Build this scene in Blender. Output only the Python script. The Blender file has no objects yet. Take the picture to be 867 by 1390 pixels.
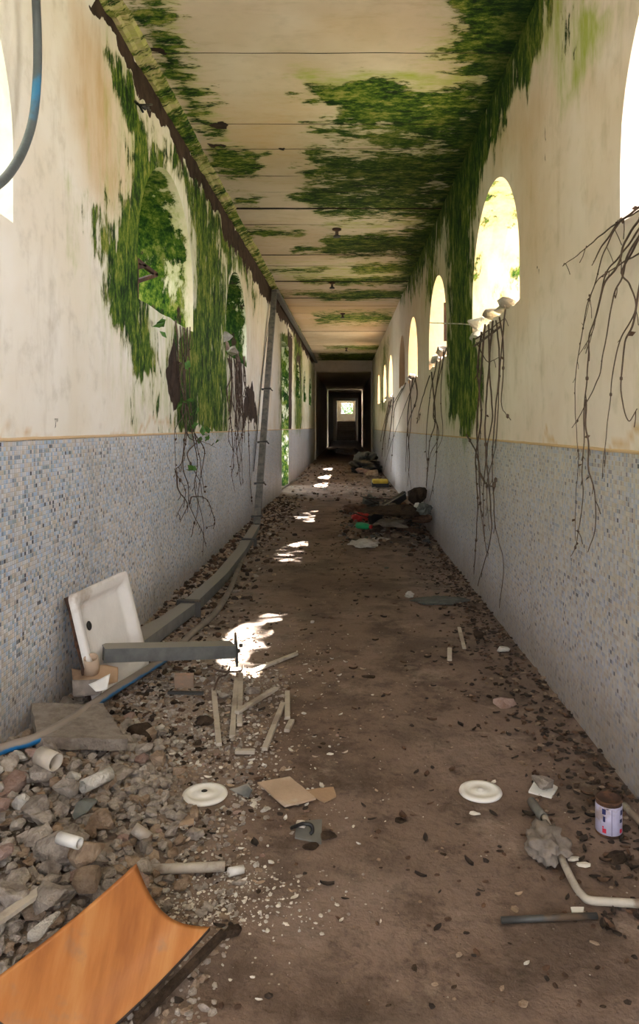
import bpy, bmesh, math, random
import numpy as np
from mathutils import Vector, noise, Matrix
random.seed(7)
R = random.random
def U(a, b): return a + (b - a) * random.random()
C = bpy.context.scene.collection
XL, XR, ZC, S = -1.5, 1.17, 4.08, 0.015      # corridor: left wall, right wall, ceiling; the floor falls 1.5 %
CAMZ, VX, VY, F = 1.5, 471.0, 565.0, 1000.0
def fz(y): return -S * y                      # floor height

# ---------------------------------------------------------------- helpers
def G(px, py, h=0.0):                         # a point h above the floor
    Y = F * (CAMZ - h) / (py - VY - F * S)
    return Vector(((px - VX) * Y / F, Y, fz(Y) + h))
def WL(px, py, off=0.03):
    Y = F * (-XL - off) / (VX - px); return Vector((XL + off, Y, CAMZ - (py - VY) * Y / F))
def WR(px, py, off=0.03):
    Y = F * (XR - off) / (px - VX); return Vector((XR - off, Y, CAMZ - (py - VY) * Y / F))
def AT(px, py, Y): return Vector(((px - VX) * Y / F, Y, CAMZ - (py - VY) * Y / F))

def mesh(name, verts, faces, mats, parent=None, smooth=False, fm=None, attrs=None):
    me = bpy.data.meshes.new(name)
    off = parent.location if parent else Vector((0, 0, 0))
    if parent and parent.parent: off = off + parent.parent.location
    me.from_pydata([tuple(Vector(v) - off) for v in verts] if off.length else [tuple(v) for v in verts], [], faces)
    if not isinstance(mats, (list, tuple)): mats = [mats]
    for m in mats: me.materials.append(m)
    if fm: me.polygons.foreach_set('material_index', fm)
    if smooth: me.polygons.foreach_set('use_smooth', [True] * len(me.polygons))
    if attrs:
        for k, v in attrs.items():
            a = me.attributes.new(k, 'FLOAT', 'POINT'); a.data.foreach_set('value', np.asarray(v, dtype=np.float32))
    me.update()
    o = bpy.data.objects.new(name, me); C.objects.link(o)
    if parent: o.parent = parent
    return o
def frombm(name, bm, mats, parent=None, smooth=False):
    bmesh.ops.recalc_face_normals(bm, faces=bm.faces)
    v = [x.co.copy() for x in bm.verts]; bm.verts.index_update()
    f = [[a.index for a in q.verts] for q in bm.faces]; fm = [q.material_index for q in bm.faces]
    bm.free(); return mesh(name, v, f, mats, parent, smooth, fm)
def thing(name, label, cat, loc, group=None):
    o = bpy.data.objects.new(name, None); C.objects.link(o); o.location = loc; o.empty_display_size = .05
    o['label'] = label; o['category'] = cat
    if group: o['group'] = group
    return o
def tag(o, label, cat, group=None, kind=None):
    o['label'] = label; o['category'] = cat
    if group: o['group'] = group
    if kind: o['kind'] = kind
    return o
def struct(o, label=None, cat=None):
    o['kind'] = 'structure'
    if label: o['label'] = label
    if cat: o['category'] = cat
    return o

def basis(d, up=Vector((0, 0, 1))):
    d = d.normalized(); s = d.cross(up)
    if s.length < 1e-4: s = d.cross(Vector((0, 1, 0)))
    s.normalize(); return d, s, s.cross(d)
def bar(p0, p1, w, h, bm=None, roll=0.0, bev=0.0):            # a rectangular bar, w sideways, h in its own up
    bm2 = bmesh.new(); d, s, u = basis(p1 - p0)
    if roll:
        c, n = math.cos(roll), math.sin(roll); s, u = s * c + u * n, u * c - s * n
    vs = []
    for p in (p0, p1):
        for a, b in ((-1, -1), (1, -1), (1, 1), (-1, 1)): vs.append(bm2.verts.new(p + s * (a * w / 2) + u * (b * h / 2)))
    for f in ((0, 1, 2, 3), (7, 6, 5, 4), (0, 4, 5, 1), (1, 5, 6, 2), (2, 6, 7, 3), (3, 7, 4, 0)): bm2.faces.new([vs[i] for i in f])
    if bev: bmesh.ops.bevel(bm2, geom=bm2.edges[:], offset=bev, segments=2, affect='EDGES', profile=.6)
    if bm is None: return bm2
    me = bpy.data.meshes.new('t'); bm2.to_mesh(me); bm2.free(); bm.from_mesh(me); bpy.data.meshes.remove(me); return bm
def box(lo, hi, bm=None, bev=0.0):
    lo, hi = Vector(lo), Vector(hi); m = (lo + hi) / 2
    return bar(Vector((m.x, lo.y, m.z)), Vector((m.x, hi.y, m.z)), hi.x - lo.x, hi.z - lo.z, bm, 0, bev)
def spline(pts, n=8):
    out = []; P = [Vector(p) for p in pts]; P = [2 * P[0] - P[1]] + P + [2 * P[-1] - P[-2]]
    for i in range(1, len(P) - 2):
        for k in range(n):
            t = k / n; a, b, c, d = P[i - 1:i + 3]
            out.append(0.5 * ((2 * b) + (c - a) * t + (2 * a - 5 * b + 4 * c - d) * t * t + (3 * b - a - 3 * c + d) * t ** 3))
    out.append(P[-2]); return out
def tube(pts, r, seg=8, bm=None, flat=1.0, wall=0.0, cap=True):   # r may be a function of 0..1
    bm = bm or bmesh.new(); n = len(pts); frames = []
    for i in range(n):
        d = (pts[min(i + 1, n - 1)] - pts[max(i - 1, 0)]).normalized()
        if not frames: _, s, u = basis(d)
        else:
            u = frames[-1][1]; u = u - d * u.dot(d)
            u = u.normalized() if u.length > 1e-6 else basis(d)[2]; s = d.cross(u)
        frames.append((s, u))
    def ring(rr):
        out = []
        for i, p in enumerate(pts):
            s, u = frames[i]
            q = rr(i / (n - 1)) if callable(rr) else rr
            out.append([bm.verts.new(p + s * math.cos(a) * q + u * math.sin(a) * q * flat) for a in [2 * math.pi * k / seg for k in range(seg)]])
        return out
    A = ring(r)
    for i in range(n - 1):
        for k in range(seg): bm.faces.new([A[i][k], A[i][(k + 1) % seg], A[i + 1][(k + 1) % seg], A[i + 1][k]])
    if wall:
        B = ring(r - wall)
        for i in range(n - 1):
            for k in range(seg): bm.faces.new([B[i][k], B[i + 1][k], B[i + 1][(k + 1) % seg], B[i][(k + 1) % seg]])
        for i in (0, -1):
            for k in range(seg): bm.faces.new([A[i][k], A[i][(k + 1) % seg], B[i][(k + 1) % seg], B[i][k]])
    elif cap:
        bm.faces.new(A[0]); bm.faces.new(list(reversed(A[-1])))
    return bm
def lathe(prof, c, seg=40, bm=None, tilt=None):
    bm = bm or bmesh.new(); rings = []
    M = tilt or Matrix.Identity(3)
    for r, z in prof:
        if r < 1e-5: rings.append([bm.verts.new(c + M @ Vector((0, 0, z)))] * seg)
        else: rings.append([bm.verts.new(c + M @ Vector((r * math.cos(2 * math.pi * k / seg), r * math.sin(2 * math.pi * k / seg), z))) for k in range(seg)])
    for i in range(len(prof) - 1):
        for k in range(seg):
            q = [rings[i][k], rings[i][(k + 1) % seg], rings[i + 1][(k + 1) % seg], rings[i + 1][k]]
            u = []
            for v in q:
                if v not in u: u.append(v)
            if len(u) > 2: bm.faces.new(u)
    return bm
def N(p, sc=1.0, seed=0.0): return noise.noise(Vector(p) * sc + Vector((seed, seed * 1.7, seed * .3)))
def cloth_bm(dims, seed, wob=.25):                     # a crumpled soft lump with folds
    bm = bmesh.new(); bmesh.ops.create_icosphere(bm, subdivisions=4, radius=.5)
    for v in bm.verts:
        n = v.co.normalized(); q = n * 1.7
        f = (1 - abs(noise.noise(q * 1.6 + Vector((seed, 0, 0)))) * 2) * .16 + (1 - abs(noise.noise(q * 3.7 + Vector((0, seed, 0)))) * 2) * .09 + noise.noise(q * 8 + Vector((0, 0, seed))) * .04 + noise.noise(q * .8 + Vector((seed, seed, 0))) * wob
        v.co = n * (.40 + f); v.co.z = max(v.co.z, -.28); v.co = Vector((v.co.x * dims[0], v.co.y * dims[1], v.co.z * dims[2]))
    return bm
def rock_bm(seed, a=1, b=1, c=1, npts=26, rough=.06, sub=1):
    rnd = random.Random(seed); bm = bmesh.new()
    for i in range(npts):
        v = Vector((rnd.gauss(0, 1), rnd.gauss(0, 1), rnd.gauss(0, 1))); v.normalize()
        m = max(abs(v.x), abs(v.y), abs(v.z)); v = v * (.45 / m ** .55) * rnd.uniform(.85, 1.1)
        bm.verts.new(Vector((v.x * a, v.y * b, v.z * c)))
    r = bmesh.ops.convex_hull(bm, input=bm.verts[:])
    dead = [g for g in bm.verts if not g.link_faces]
    bmesh.ops.delete(bm, geom=dead, context='VERTS')
    bmesh.ops.triangulate(bm, faces=bm.faces[:])
    if sub:
        bmesh.ops.bevel(bm, geom=bm.edges[:], offset=.035, segments=1, affect='EDGES', clamp_overlap=True)
        bmesh.ops.triangulate(bm, faces=bm.faces[:])
        for q in bm.verts: q.co += q.co.normalized() * noise.noise(q.co * 4 + Vector((seed, 0, 0))) * rough * 2
    return bm

# ---------------------------------------------------------------- materials
class NT:
    def __init__(s, name, rough=.8, bump=None):
        s.m = bpy.data.materials.new(name); s.m.use_nodes = True; s.t = s.m.node_tree; s.n = s.t.nodes; s.l = s.t.links
        s.b = s.n['Principled BSDF']; s.b.inputs['Roughness'].default_value = rough
        tc = s.n.new('ShaderNodeTexCoord'); s.obj = tc.outputs['Object']
    def set(s, sock, v):
        if isinstance(v, bpy.types.NodeSocket): s.l.new(v, sock)
        elif isinstance(v, (tuple, list)): sock.default_value = tuple(v) + ((1,) if len(v) == 3 and sock.type == 'RGBA' else ())
        else: sock.default_value = v
    def pos(s):
        g = s.n.new('ShaderNodeNewGeometry'); return g.outputs['Position']
    def math(s, op, a, b=0.0, c=None, clamp=False):
        x = s.n.new('ShaderNodeMath'); x.operation = op; x.use_clamp = clamp
        s.set(x.inputs[0], a); s.set(x.inputs[1], b)
        if c is not None: s.set(x.inputs[2], c)
        return x.outputs[0]
    def vmath(s, op, a, b):
        x = s.n.new('ShaderNodeVectorMath'); x.operation = op; s.set(x.inputs[0], a); s.set(x.inputs[1], b); return x.outputs[0]
    def noise(s, scale=(1, 1, 1), sc=1.0, det=6, rough=.6, vec=None, off=0.0, dist=0.0):
        v = s.vmath('MULTIPLY', vec or s.pos(), tuple(x * sc for x in scale))
        if off: v = s.vmath('ADD', v, (off, off, off))
        x = s.n.new('ShaderNodeTexNoise'); x.inputs['Scale'].default_value = 1; x.inputs['Detail'].default_value = det
        x.inputs['Roughness'].default_value = rough; x.inputs['Distortion'].default_value = dist; s.l.new(v, x.inputs['Vector']); return x.outputs[0]
    def ramp(s, f, stops, const=False):
        x = s.n.new('ShaderNodeValToRGB'); s.set(x.inputs[0], f); e = x.color_ramp.elements
        if const: x.color_ramp.interpolation = 'CONSTANT'
        while len(e) < len(stops): e.new(.5)
        for q, (p, c) in zip(e, stops): q.position = p; q.color = tuple(c) + (1,) if len(c) == 3 else c
        return x.outputs[0]
    def step(s, f, a, b):
        x = s.n.new('ShaderNodeMapRange'); x.interpolation_type = 'SMOOTHSTEP'; s.set(x.inputs[0], f); x.inputs[1].default_value = a; x.inputs[2].default_value = b; return x.outputs[0]
    def mix(s, f, a, b, mode='MIX'):
        x = s.n.new('ShaderNodeMix'); x.data_type = 'RGBA'; x.blend_type = mode; s.set(x.inputs[0], f); s.set(x.inputs[6], a); s.set(x.inputs[7], b); return x.outputs[2]
    def attr(s, name):
        x = s.n.new('ShaderNodeAttribute'); x.attribute_name = name; return x.outputs['Fac']
    def bump(s, h, dist=.01, strength=1.0, prev=None):
        x = s.n.new('ShaderNodeBump'); x.inputs['Distance'].default_value = dist; x.inputs['Strength'].default_value = strength; s.set(x.inputs['Height'], h)
        if prev: s.l.new(prev, x.inputs['Normal'])
        s.l.new(x.outputs[0], s.b.inputs['Normal']); return x.outputs[0]
    def col(s, c): s.set(s.b.inputs['Base Color'], c)
def simple(name, col, rough=.6, metal=0.0, var=.25, sc=20, dirt=None, dirtamt=.5, bump=.002, spec=None, bsc=60):
    k = NT(name, rough); k.b.inputs['Metallic'].default_value = metal
    n = k.noise(sc=sc, vec=k.obj); d = tuple(x * (1 - var) for x in col); e = tuple(min(1, x * (1 + var)) for x in col)
    c = k.ramp(n, [(.3, d), (.7, e)])
    if dirt:
        n2 = k.noise(sc=sc * .35, vec=k.obj, off=9, det=8)
        c = k.mix(k.step(n2, .62 - dirtamt * .3, .72 - dirtamt * .3), c, dirt)
    k.col(c); k.bump(k.noise(sc=bsc, vec=k.obj, det=4), bump)
    if spec is not None: k.b.inputs['Specular IOR Level'].default_value = spec
    return k.m

def plaster(name, stretch, base1, base2, far=False):
    k = NT(name, .9); k.b.inputs['Specular IOR Level'].default_value = .2
    big = k.noise(sc=.9, det=4); fine = k.noise(sc=7, det=8); st = k.noise(stretch, 5, 8, .65)
    c = k.mix(k.step(big, .35, .65), base1, base2)
    c = k.mix(k.math('MULTIPLY', k.step(fine, .5, .75), .35), c, (.42, .38, .28))
    c = k.mix(k.math('MULTIPLY', k.step(st, .52, .72), .3), c, (.36, .29, .18))
    tan = k.attr('tan'); c = k.mix(k.math('MULTIPLY', k.math('ADD', k.math('MULTIPLY', tan, 1.5), k.math('MULTIPLY', k.math('SUBTRACT', st, .5), k.math('MULTIPLY', tan, 2.2)), clamp=True), .75, clamp=True), c, (.56, .36, .15))
    lime = k.attr('lime'); ln = k.noise(stretch, 6, 8, .7, off=5)
    c = k.mix(k.math('MULTIPLY', k.step(k.math('ADD', k.math('MULTIPLY', lime, .8), k.math('MULTIPLY', k.math('SUBTRACT', ln, .5), 1.1)), .15, .75), k.step(lime, 0, .25)), c, (.33, .40, .05))
    # moss
    s2 = tuple(x ** .55 for x in stretch)
    mo = k.attr('moss'); n1 = k.math('ADD', k.math('MULTIPLY', k.noise(s2, 4.5, 5, .6, off=11, dist=.6), .5), k.math('MULTIPLY', k.noise(stretch, 15, 10, .78, off=13), .5)); n2 = k.noise(s2, 4.5, 7, .65, off=21)
    e = k.math('ADD', k.math('MULTIPLY', mo, .95), k.math('MULTIPLY', k.math('SUBTRACT', n1, .5), 3.4))
    fac = k.math('MULTIPLY', k.step(e, .46, .62), k.step(mo, .02, .2)); halo = k.math('MULTIPLY', k.step(e, .2, .6), k.math('MULTIPLY', k.step(mo, .02, .4), .6))
    c = k.mix(halo, c, (.34, .36, .10))
    n3 = k.noise(s2, 16, 9, .78, off=31)
    mc = k.ramp(k.math('ADD', k.math('MULTIPLY', n2, .5), k.math('MULTIPLY', k.math('ADD', n3, k.math('MULTIPLY', k.math('SUBTRACT', n3, .5), .7)), .5)), [(.40, (.005, .018, .003)), (.455, (.018, .060, .005)), (.505, (.065, .125, .010)), (.555, (.15, .20, .02)), (.61, (.30, .30, .08))])
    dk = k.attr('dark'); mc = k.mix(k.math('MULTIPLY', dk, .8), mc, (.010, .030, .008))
    c = k.mix(fac, c, mc)
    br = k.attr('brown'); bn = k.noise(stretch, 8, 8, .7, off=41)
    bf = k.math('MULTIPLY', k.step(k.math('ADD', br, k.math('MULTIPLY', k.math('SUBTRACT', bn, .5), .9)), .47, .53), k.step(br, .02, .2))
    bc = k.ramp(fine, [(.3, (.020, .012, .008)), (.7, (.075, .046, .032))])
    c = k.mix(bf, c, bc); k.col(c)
    h = k.math('ADD', k.math('MULTIPLY', n1, k.math('MULTIPLY', fac, .9)), k.math('MULTIPLY', fine, .35))
    k.bump(k.math('SUBTRACT', h, k.math('MULTIPLY', bf, .9)), .012)
    return k.m
M = {}
M['wall'] = plaster('wall_plaster', (1, 1, .28), (.82, .79, .72), (.75, .69, .57))
M['wallR'] = plaster('wall_plaster_right', (1, 1, .28), (.78, .70, .64), (.70, .60, .52))
M['ceil'] = plaster('ceiling_concrete', (.55, 1.7, 1), (.66, .585, .48), (.56, .475, .36))
def mosaic(name, tint, seed):
    k = NT(name, .22); g = k.n.new('ShaderNodeSeparateXYZ'); k.l.new(k.pos(), g.inputs[0]); y, z = g.outputs[1], g.outputs[2]
    zz = k.math('ADD', z, k.math('MULTIPLY', y, S)); P = .0205
    yy = k.math('DIVIDE', y, P); zq = k.math('DIVIDE', zz, P); fy, fzz = k.math('FLOOR', yy), k.math('FLOOR', zq)
    cb = k.n.new('ShaderNodeCombineXYZ'); k.l.new(fy, cb.inputs[0]); k.l.new(fzz, cb.inputs[1]); cb.inputs[2].default_value = seed
    wn = k.n.new('ShaderNodeTexWhiteNoise'); wn.noise_dimensions = '3D'; k.l.new(cb.outputs[0], wn.inputs['Vector'])
    c = k.ramp(wn.outputs['Value'], tint, True)
    sp = k.n.new('ShaderNodeSeparateColor'); k.l.new(wn.outputs['Color'], sp.inputs[0])
    c = k.mix(1.0, c, k.ramp(sp.outputs[1], [(0, (.78, .78, .78)), (1, (1.0, 1.0, 1.0))]), 'MULTIPLY')
    def edge(v):
        f = k.math('FRACT', v); return k.math('MINIMUM', f, k.math('SUBTRACT', 1.0, f))
    e = k.math('MINIMUM', edge(yy), edge(zq)); gm = k.step(e, .04, .10)
    c = k.mix(gm, (.60, .59, .58), c)
    dn = k.noise((1, 1, .5), 2.2, 7, .65); c = k.mix(k.math('MULTIPLY', k.step(dn, .45, .75), .35), c, (.33, .30, .26))
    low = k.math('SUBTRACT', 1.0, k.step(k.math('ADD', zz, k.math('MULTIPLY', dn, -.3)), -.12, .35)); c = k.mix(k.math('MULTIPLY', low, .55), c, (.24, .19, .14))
    mo = k.attr('moss'); c = k.mix(k.math('MULTIPLY', k.step(k.math('ADD', mo, k.math('SUBTRACT', k.noise((1, 1, .3), 9, 8, .7), .5)), .3, .8), .7), c, (.13, .20, .05))
    top = k.step(k.math('ADD', zz, k.math('MULTIPLY', k.noise(sc=9), .03)), TOP[0] - .002, TOP[0] + .004) if False else None
    k.col(c); k.set(k.b.inputs['Roughness'], k.math('ADD', .2, k.math('MULTIPLY', dn, .3)))
    # each tile sits at its own slight angle
    tilt = k.math('MULTIPLY', k.math('SUBTRACT', sp.outputs[0], .5), k.math('SUBTRACT', k.math('FRACT', yy), .5))
    tilt2 = k.math('MULTIPLY', k.math('SUBTRACT', sp.outputs[2], .5), k.math('SUBTRACT', k.math('FRACT', zq), .5))
    k.bump(k.math('ADD', gm, k.math('MULTIPLY', k.math('ADD', tilt, tilt2), .9)), .0016)
    return k.m
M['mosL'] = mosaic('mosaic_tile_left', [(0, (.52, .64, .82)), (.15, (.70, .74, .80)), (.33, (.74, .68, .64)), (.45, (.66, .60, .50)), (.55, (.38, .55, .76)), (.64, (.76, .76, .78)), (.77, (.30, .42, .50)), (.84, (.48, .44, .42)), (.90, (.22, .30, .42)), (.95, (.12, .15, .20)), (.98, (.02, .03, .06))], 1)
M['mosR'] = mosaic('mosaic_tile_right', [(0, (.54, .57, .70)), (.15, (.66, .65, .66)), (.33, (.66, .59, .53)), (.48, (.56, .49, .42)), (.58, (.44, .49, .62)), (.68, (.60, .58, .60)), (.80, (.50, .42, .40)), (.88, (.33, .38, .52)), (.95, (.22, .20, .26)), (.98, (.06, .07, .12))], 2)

k = NT('dirt_floor', .85); k.b.inputs['Specular IOR Level'].default_value = .25
a = k.noise(sc=.8, det=5); b = k.noise(sc=5, det=8, rough=.7); d = k.noise(sc=40, det=5)
c = k.ramp(a, [(.3, (.155, .106, .082)), (.5, (.215, .153, .121)), (.7, (.275, .205, .168))])
c = k.mix(k.math('MULTIPLY', k.step(b, .48, .66), .6), c, (.055, .037, .026))
c = k.mix(k.math('MULTIPLY', k.step(k.noise(sc=1.7, det=7, rough=.65, off=33), .47, .63), .6), c, (.060, .042, .030))
c = k.mix(k.math('MULTIPLY', k.step(k.noise(sc=3, det=9, rough=.72, off=3), .56, .70), .6), c, (.34, .27, .22))
c = k.mix(k.math('MULTIPLY', k.attr('dust'), k.step(k.noise(sc=6, det=9, rough=.7, off=8), .30, .62)), c, (.36, .30, .25))
v = k.n.new('ShaderNodeTexVoronoi'); v.inputs['Scale'].default_value = 34; k.l.new(k.pos(), v.inputs['Vector'])
spk = k.math('MULTIPLY', k.math('LESS_THAN', v.outputs['Distance'], .13), k.step(k.noise(sc=4, det=5, off=14), .52, .6))
sp = k.n.new('ShaderNodeSeparateColor'); k.l.new(v.outputs['Color'], sp.inputs[0])
c = k.mix(k.math('MULTIPLY', spk, k.step(sp.outputs[0], .55, .6)), c, (.50, .45, .38))
c = k.mix(k.math('MULTIPLY', k.step(d, .5, .8), .3), c, (.04, .03, .02))
k.col(c); k.bump(k.math('ADD', k.math('MULTIPLY', b, 1.0), k.math('MULTIPLY', d, .5)), .012)
M['floor'] = k.m

def stone(name, c1, c2, dust=.5):
    k = NT(name, .92); k.b.inputs['Specular IOR Level'].default_value = .2
    n = k.noise(sc=14, det=8, rough=.7, vec=k.pos()); oi = k.n.new('ShaderNodeObjectInfo')
    c = k.ramp(n, [(.38, c1), (.6, c2)])
    c = k.mix(k.math('MULTIPLY', oi.outputs['Random'], .45), c, tuple(x * .5 for x in c1))
    k.col(c); k.bump(k.math('ADD', n, k.math('MULTIPLY', k.noise(sc=60, det=6), .7)), .02); return k.m
M['rubble'] = stone('grey_mortar', (.25, .21, .18), (.52, .46, .40))
M['rubble_warm'] = stone('sandy_mortar', (.25, .17, .115), (.45, .35, .26))
M['rubble_white'] = stone('white_plaster', (.50, .47, .42), (.72, .69, .64))
M['brick'] = stone('broken_brick', (.30, .19, .15), (.42, .31, .27))
M['dark_clod'] = stone('dark_clod', (.025, .016, .01), (.09, .06, .04))
M['dark'] = simple('dark_gap', (.02, .015, .01), .95)
M['steel'] = simple('grey_galvanised_steel', (.10, .108, .108), .5, .25, .18, 6, (.15, .135, .115), .3)
k = NT('dusty_steel', .55); k.b.inputs['Metallic'].default_value = .15; g = k.n.new('ShaderNodeNewGeometry'); s3 = k.n.new('ShaderNodeSeparateXYZ'); k.l.new(g.outputs['Normal'], s3.inputs[0]); nn = k.noise(sc=12, det=7)
k.col(k.mix(k.step(k.math('ADD', s3.outputs[2], k.math('MULTIPLY', k.math('SUBTRACT', nn, .5), .8)), .45, .85), k.ramp(nn, [(.35, (.085, .09, .09)), (.65, (.14, .145, .14))]), (.25, .235, .205))); k.bump(nn, .002); M['steel'] = k.m
M['steel_dk'] = simple('dark_steel', (.06, .06, .058), .55, .3, .3, 12, (.13, .09, .06), .4)
M['rust'] = simple('rusted_iron', (.055, .028, .018), .85, .2, .4, 25, (.13, .06, .03), .4)
k = NT('dusty_blue_hose', .45); g = k.n.new('ShaderNodeNewGeometry'); s3 = k.n.new('ShaderNodeSeparateXYZ'); k.l.new(g.outputs['Normal'], s3.inputs[0])
nn = k.noise(sc=9, det=6); k.col(k.mix(k.step(k.math('ADD', s3.outputs[2], k.math('MULTIPLY', k.math('SUBTRACT', nn, .5), 1.3)), -.05, .35), (.015, .17, .42), (.24, .20, .165))); M['hose'] = k.m
M['hose_hang'] = simple('dirty_hose', (.07, .085, .09), .4, 0, .3, 5, (.03, .16, .30), .15)
M['hose_grey'] = simple('grey_dusty_conduit', (.17, .145, .12), .6, 0, .3, 5, (.10, .09, .08), .3)
M['ceramic'] = simple('white_ceramic', (.72, .70, .67), .25, 0, .08, 5, (.45, .39, .33), .3)
M['plate'] = simple('white_plastic_disc', (.80, .79, .75), .45, 0, .05, 9, (.60, .56, .50), .2)
M['plastic_w'] = simple('white_plastic', (.66, .65, .62), .45, 0, .08, 14, (.38, .33, .28), .4)
M['strip'] = simple('dusty_cream_plastic', (.46, .41, .34), .55, 0, .15, 14, (.30, .25, .20), .4)
M['pipe'] = simple('cream_dirty_pipe', (.42, .38, .32), .5, 0, .15, 14, (.20, .15, .11), .45)
M['card'] = simple('brown_cardboard', (.36, .24, .15), .85, 0, .15, 9, (.22, .14, .09), .3)
M['card_lt'] = simple('pale_board', (.42, .31, .22), .85, 0, .12, 9, (.50, .42, .34), .3)
M['terra'] = simple('terracotta', (.42, .24, .16), .8, 0, .12, 14, (.30, .22, .16), .3)
M['slab'] = stone('concrete_slab', (.24, .20, .165), (.38, .33, .28))
k = NT('orange_wood_veneer', .35); w = k.noise((9, 1.2, 1.2), 2.5, 7, .6, vec=k.obj); q = k.noise(sc=7, det=6, vec=k.obj)
c = k.ramp(w, [(.3, (.29, .10, .028)), (.5, (.43, .165, .045)), (.7, (.52, .24, .08))]); c = k.mix(k.math('MULTIPLY', k.step(q, .56, .70), .55), c, (.24, .17, .12)); k.col(c); M['veneer'] = k.m
M['ply'] = simple('dark_ply_edge', (.06, .04, .03), .9)
M['vine'] = simple('dead_vine_bark', (.095, .062, .046), .9, 0, .4, 30)
M['leafg'] = simple('green_leaf', (.06, .16, .02), .6, 0, .4, 30)
M['leafb'] = simple('dry_brown_leaf', (.085, .045, .025), .85, 0, .5, 22)
M['leafd'] = simple('rotten_leaf', (.028, .018, .012), .9, 0, .4, 22)
M['flake'] = simple('white_flake', (.60, .56, .49), .85, 0, .2, 22)
M['black'] = simple('black_plastic', (.012, .012, .012), .4, 0, .3, 12)
M['red'] = simple('red_plastic', (.42, .02, .02), .45, 0, .2, 12)
M['green'] = simple('green_plastic', (.01, .28, .11), .35, 0, .2, 12)
M['yellow'] = simple('yellow_foam', (.42, .30, .03), .8, 0, .2, 12)
M['beige'] = simple('beige_cloth', (.22, .18, .13), .9, 0, .2, 9, (.18, .13, .09), .3, .006, None, 12)
M['greyc'] = simple('grey_rag', (.20, .17, .145), .95, 0, .3, 20, None, .5, .006, None, 14)
M['bag'] = simple('thin_white_bag', (.46, .43, .38), .4, 0, .2, 16, (.25, .20, .15), .4)
M['bluerag'] = simple('grey_green_cloth', (.095, .10, .088), .9, 0, .3, 12)
M['purple'] = simple('can_label', (.42, .40, .55), .5, 0, .1, 30, (.30, .24, .24), .3)
M['navy'] = simple('navy_ink', (.015, .02, .09), .5); M['redink'] = simple('red_ink', (.50, .02, .05), .5)
M['rub_grey'] = simple('grey_rubber', (.16, .16, .145), .7, 0, .15, 10, (.26, .21, .17), .3)
M['bark'] = simple('tree_bark', (.10, .08, .06), .9); M['tree'] = simple('tree_leaves', (.05, .12, .02), .7, 0, .4, 2)
M['ground'] = simple('outside_ground', (.30, .28, .23), .95, 0, .25, 1.5, (.14, .17, .08), .4)
M['grass'] = simple('bank_grass', (.055, .075, .03), .95, 0, .35, 3)
M['house'] = simple('far_house_wall', (.42, .34, .28), .9)

# ---------------------------------------------------------------- stain maps: outlines of growth read off the walls
def sd(px, py, poly):
    P = np.array(poly, float); d = np.full(px.shape, 1e9); ins = np.zeros(px.shape, bool); n = len(P)
    for i in range(n):
        a, b = P[i], P[(i + 1) % n]; e = b - a; wx, wy = px - a[0], py - a[1]
        t = np.clip((wx * e[0] + wy * e[1]) / max(e @ e, 1e-9), 0, 1); d = np.minimum(d, np.hypot(wx - e[0] * t, wy - e[1] * t))
        c1 = (a[1] <= py) & (b[1] > py); c2 = (a[1] > py) & (b[1] <= py)
        cr = e[0] * wy - e[1] * wx; ins ^= (c1 & (cr > 0)) | (c2 & (cr < 0))
    return np.where(ins, d, -d)
def stain(px, py, lst):
    out = np.zeros(px.shape)
    for poly, s, f in lst: out = np.maximum(out, s * np.clip(.5 + sd(px, py, poly) / (2 * f), 0, 1))
    return out
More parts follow.
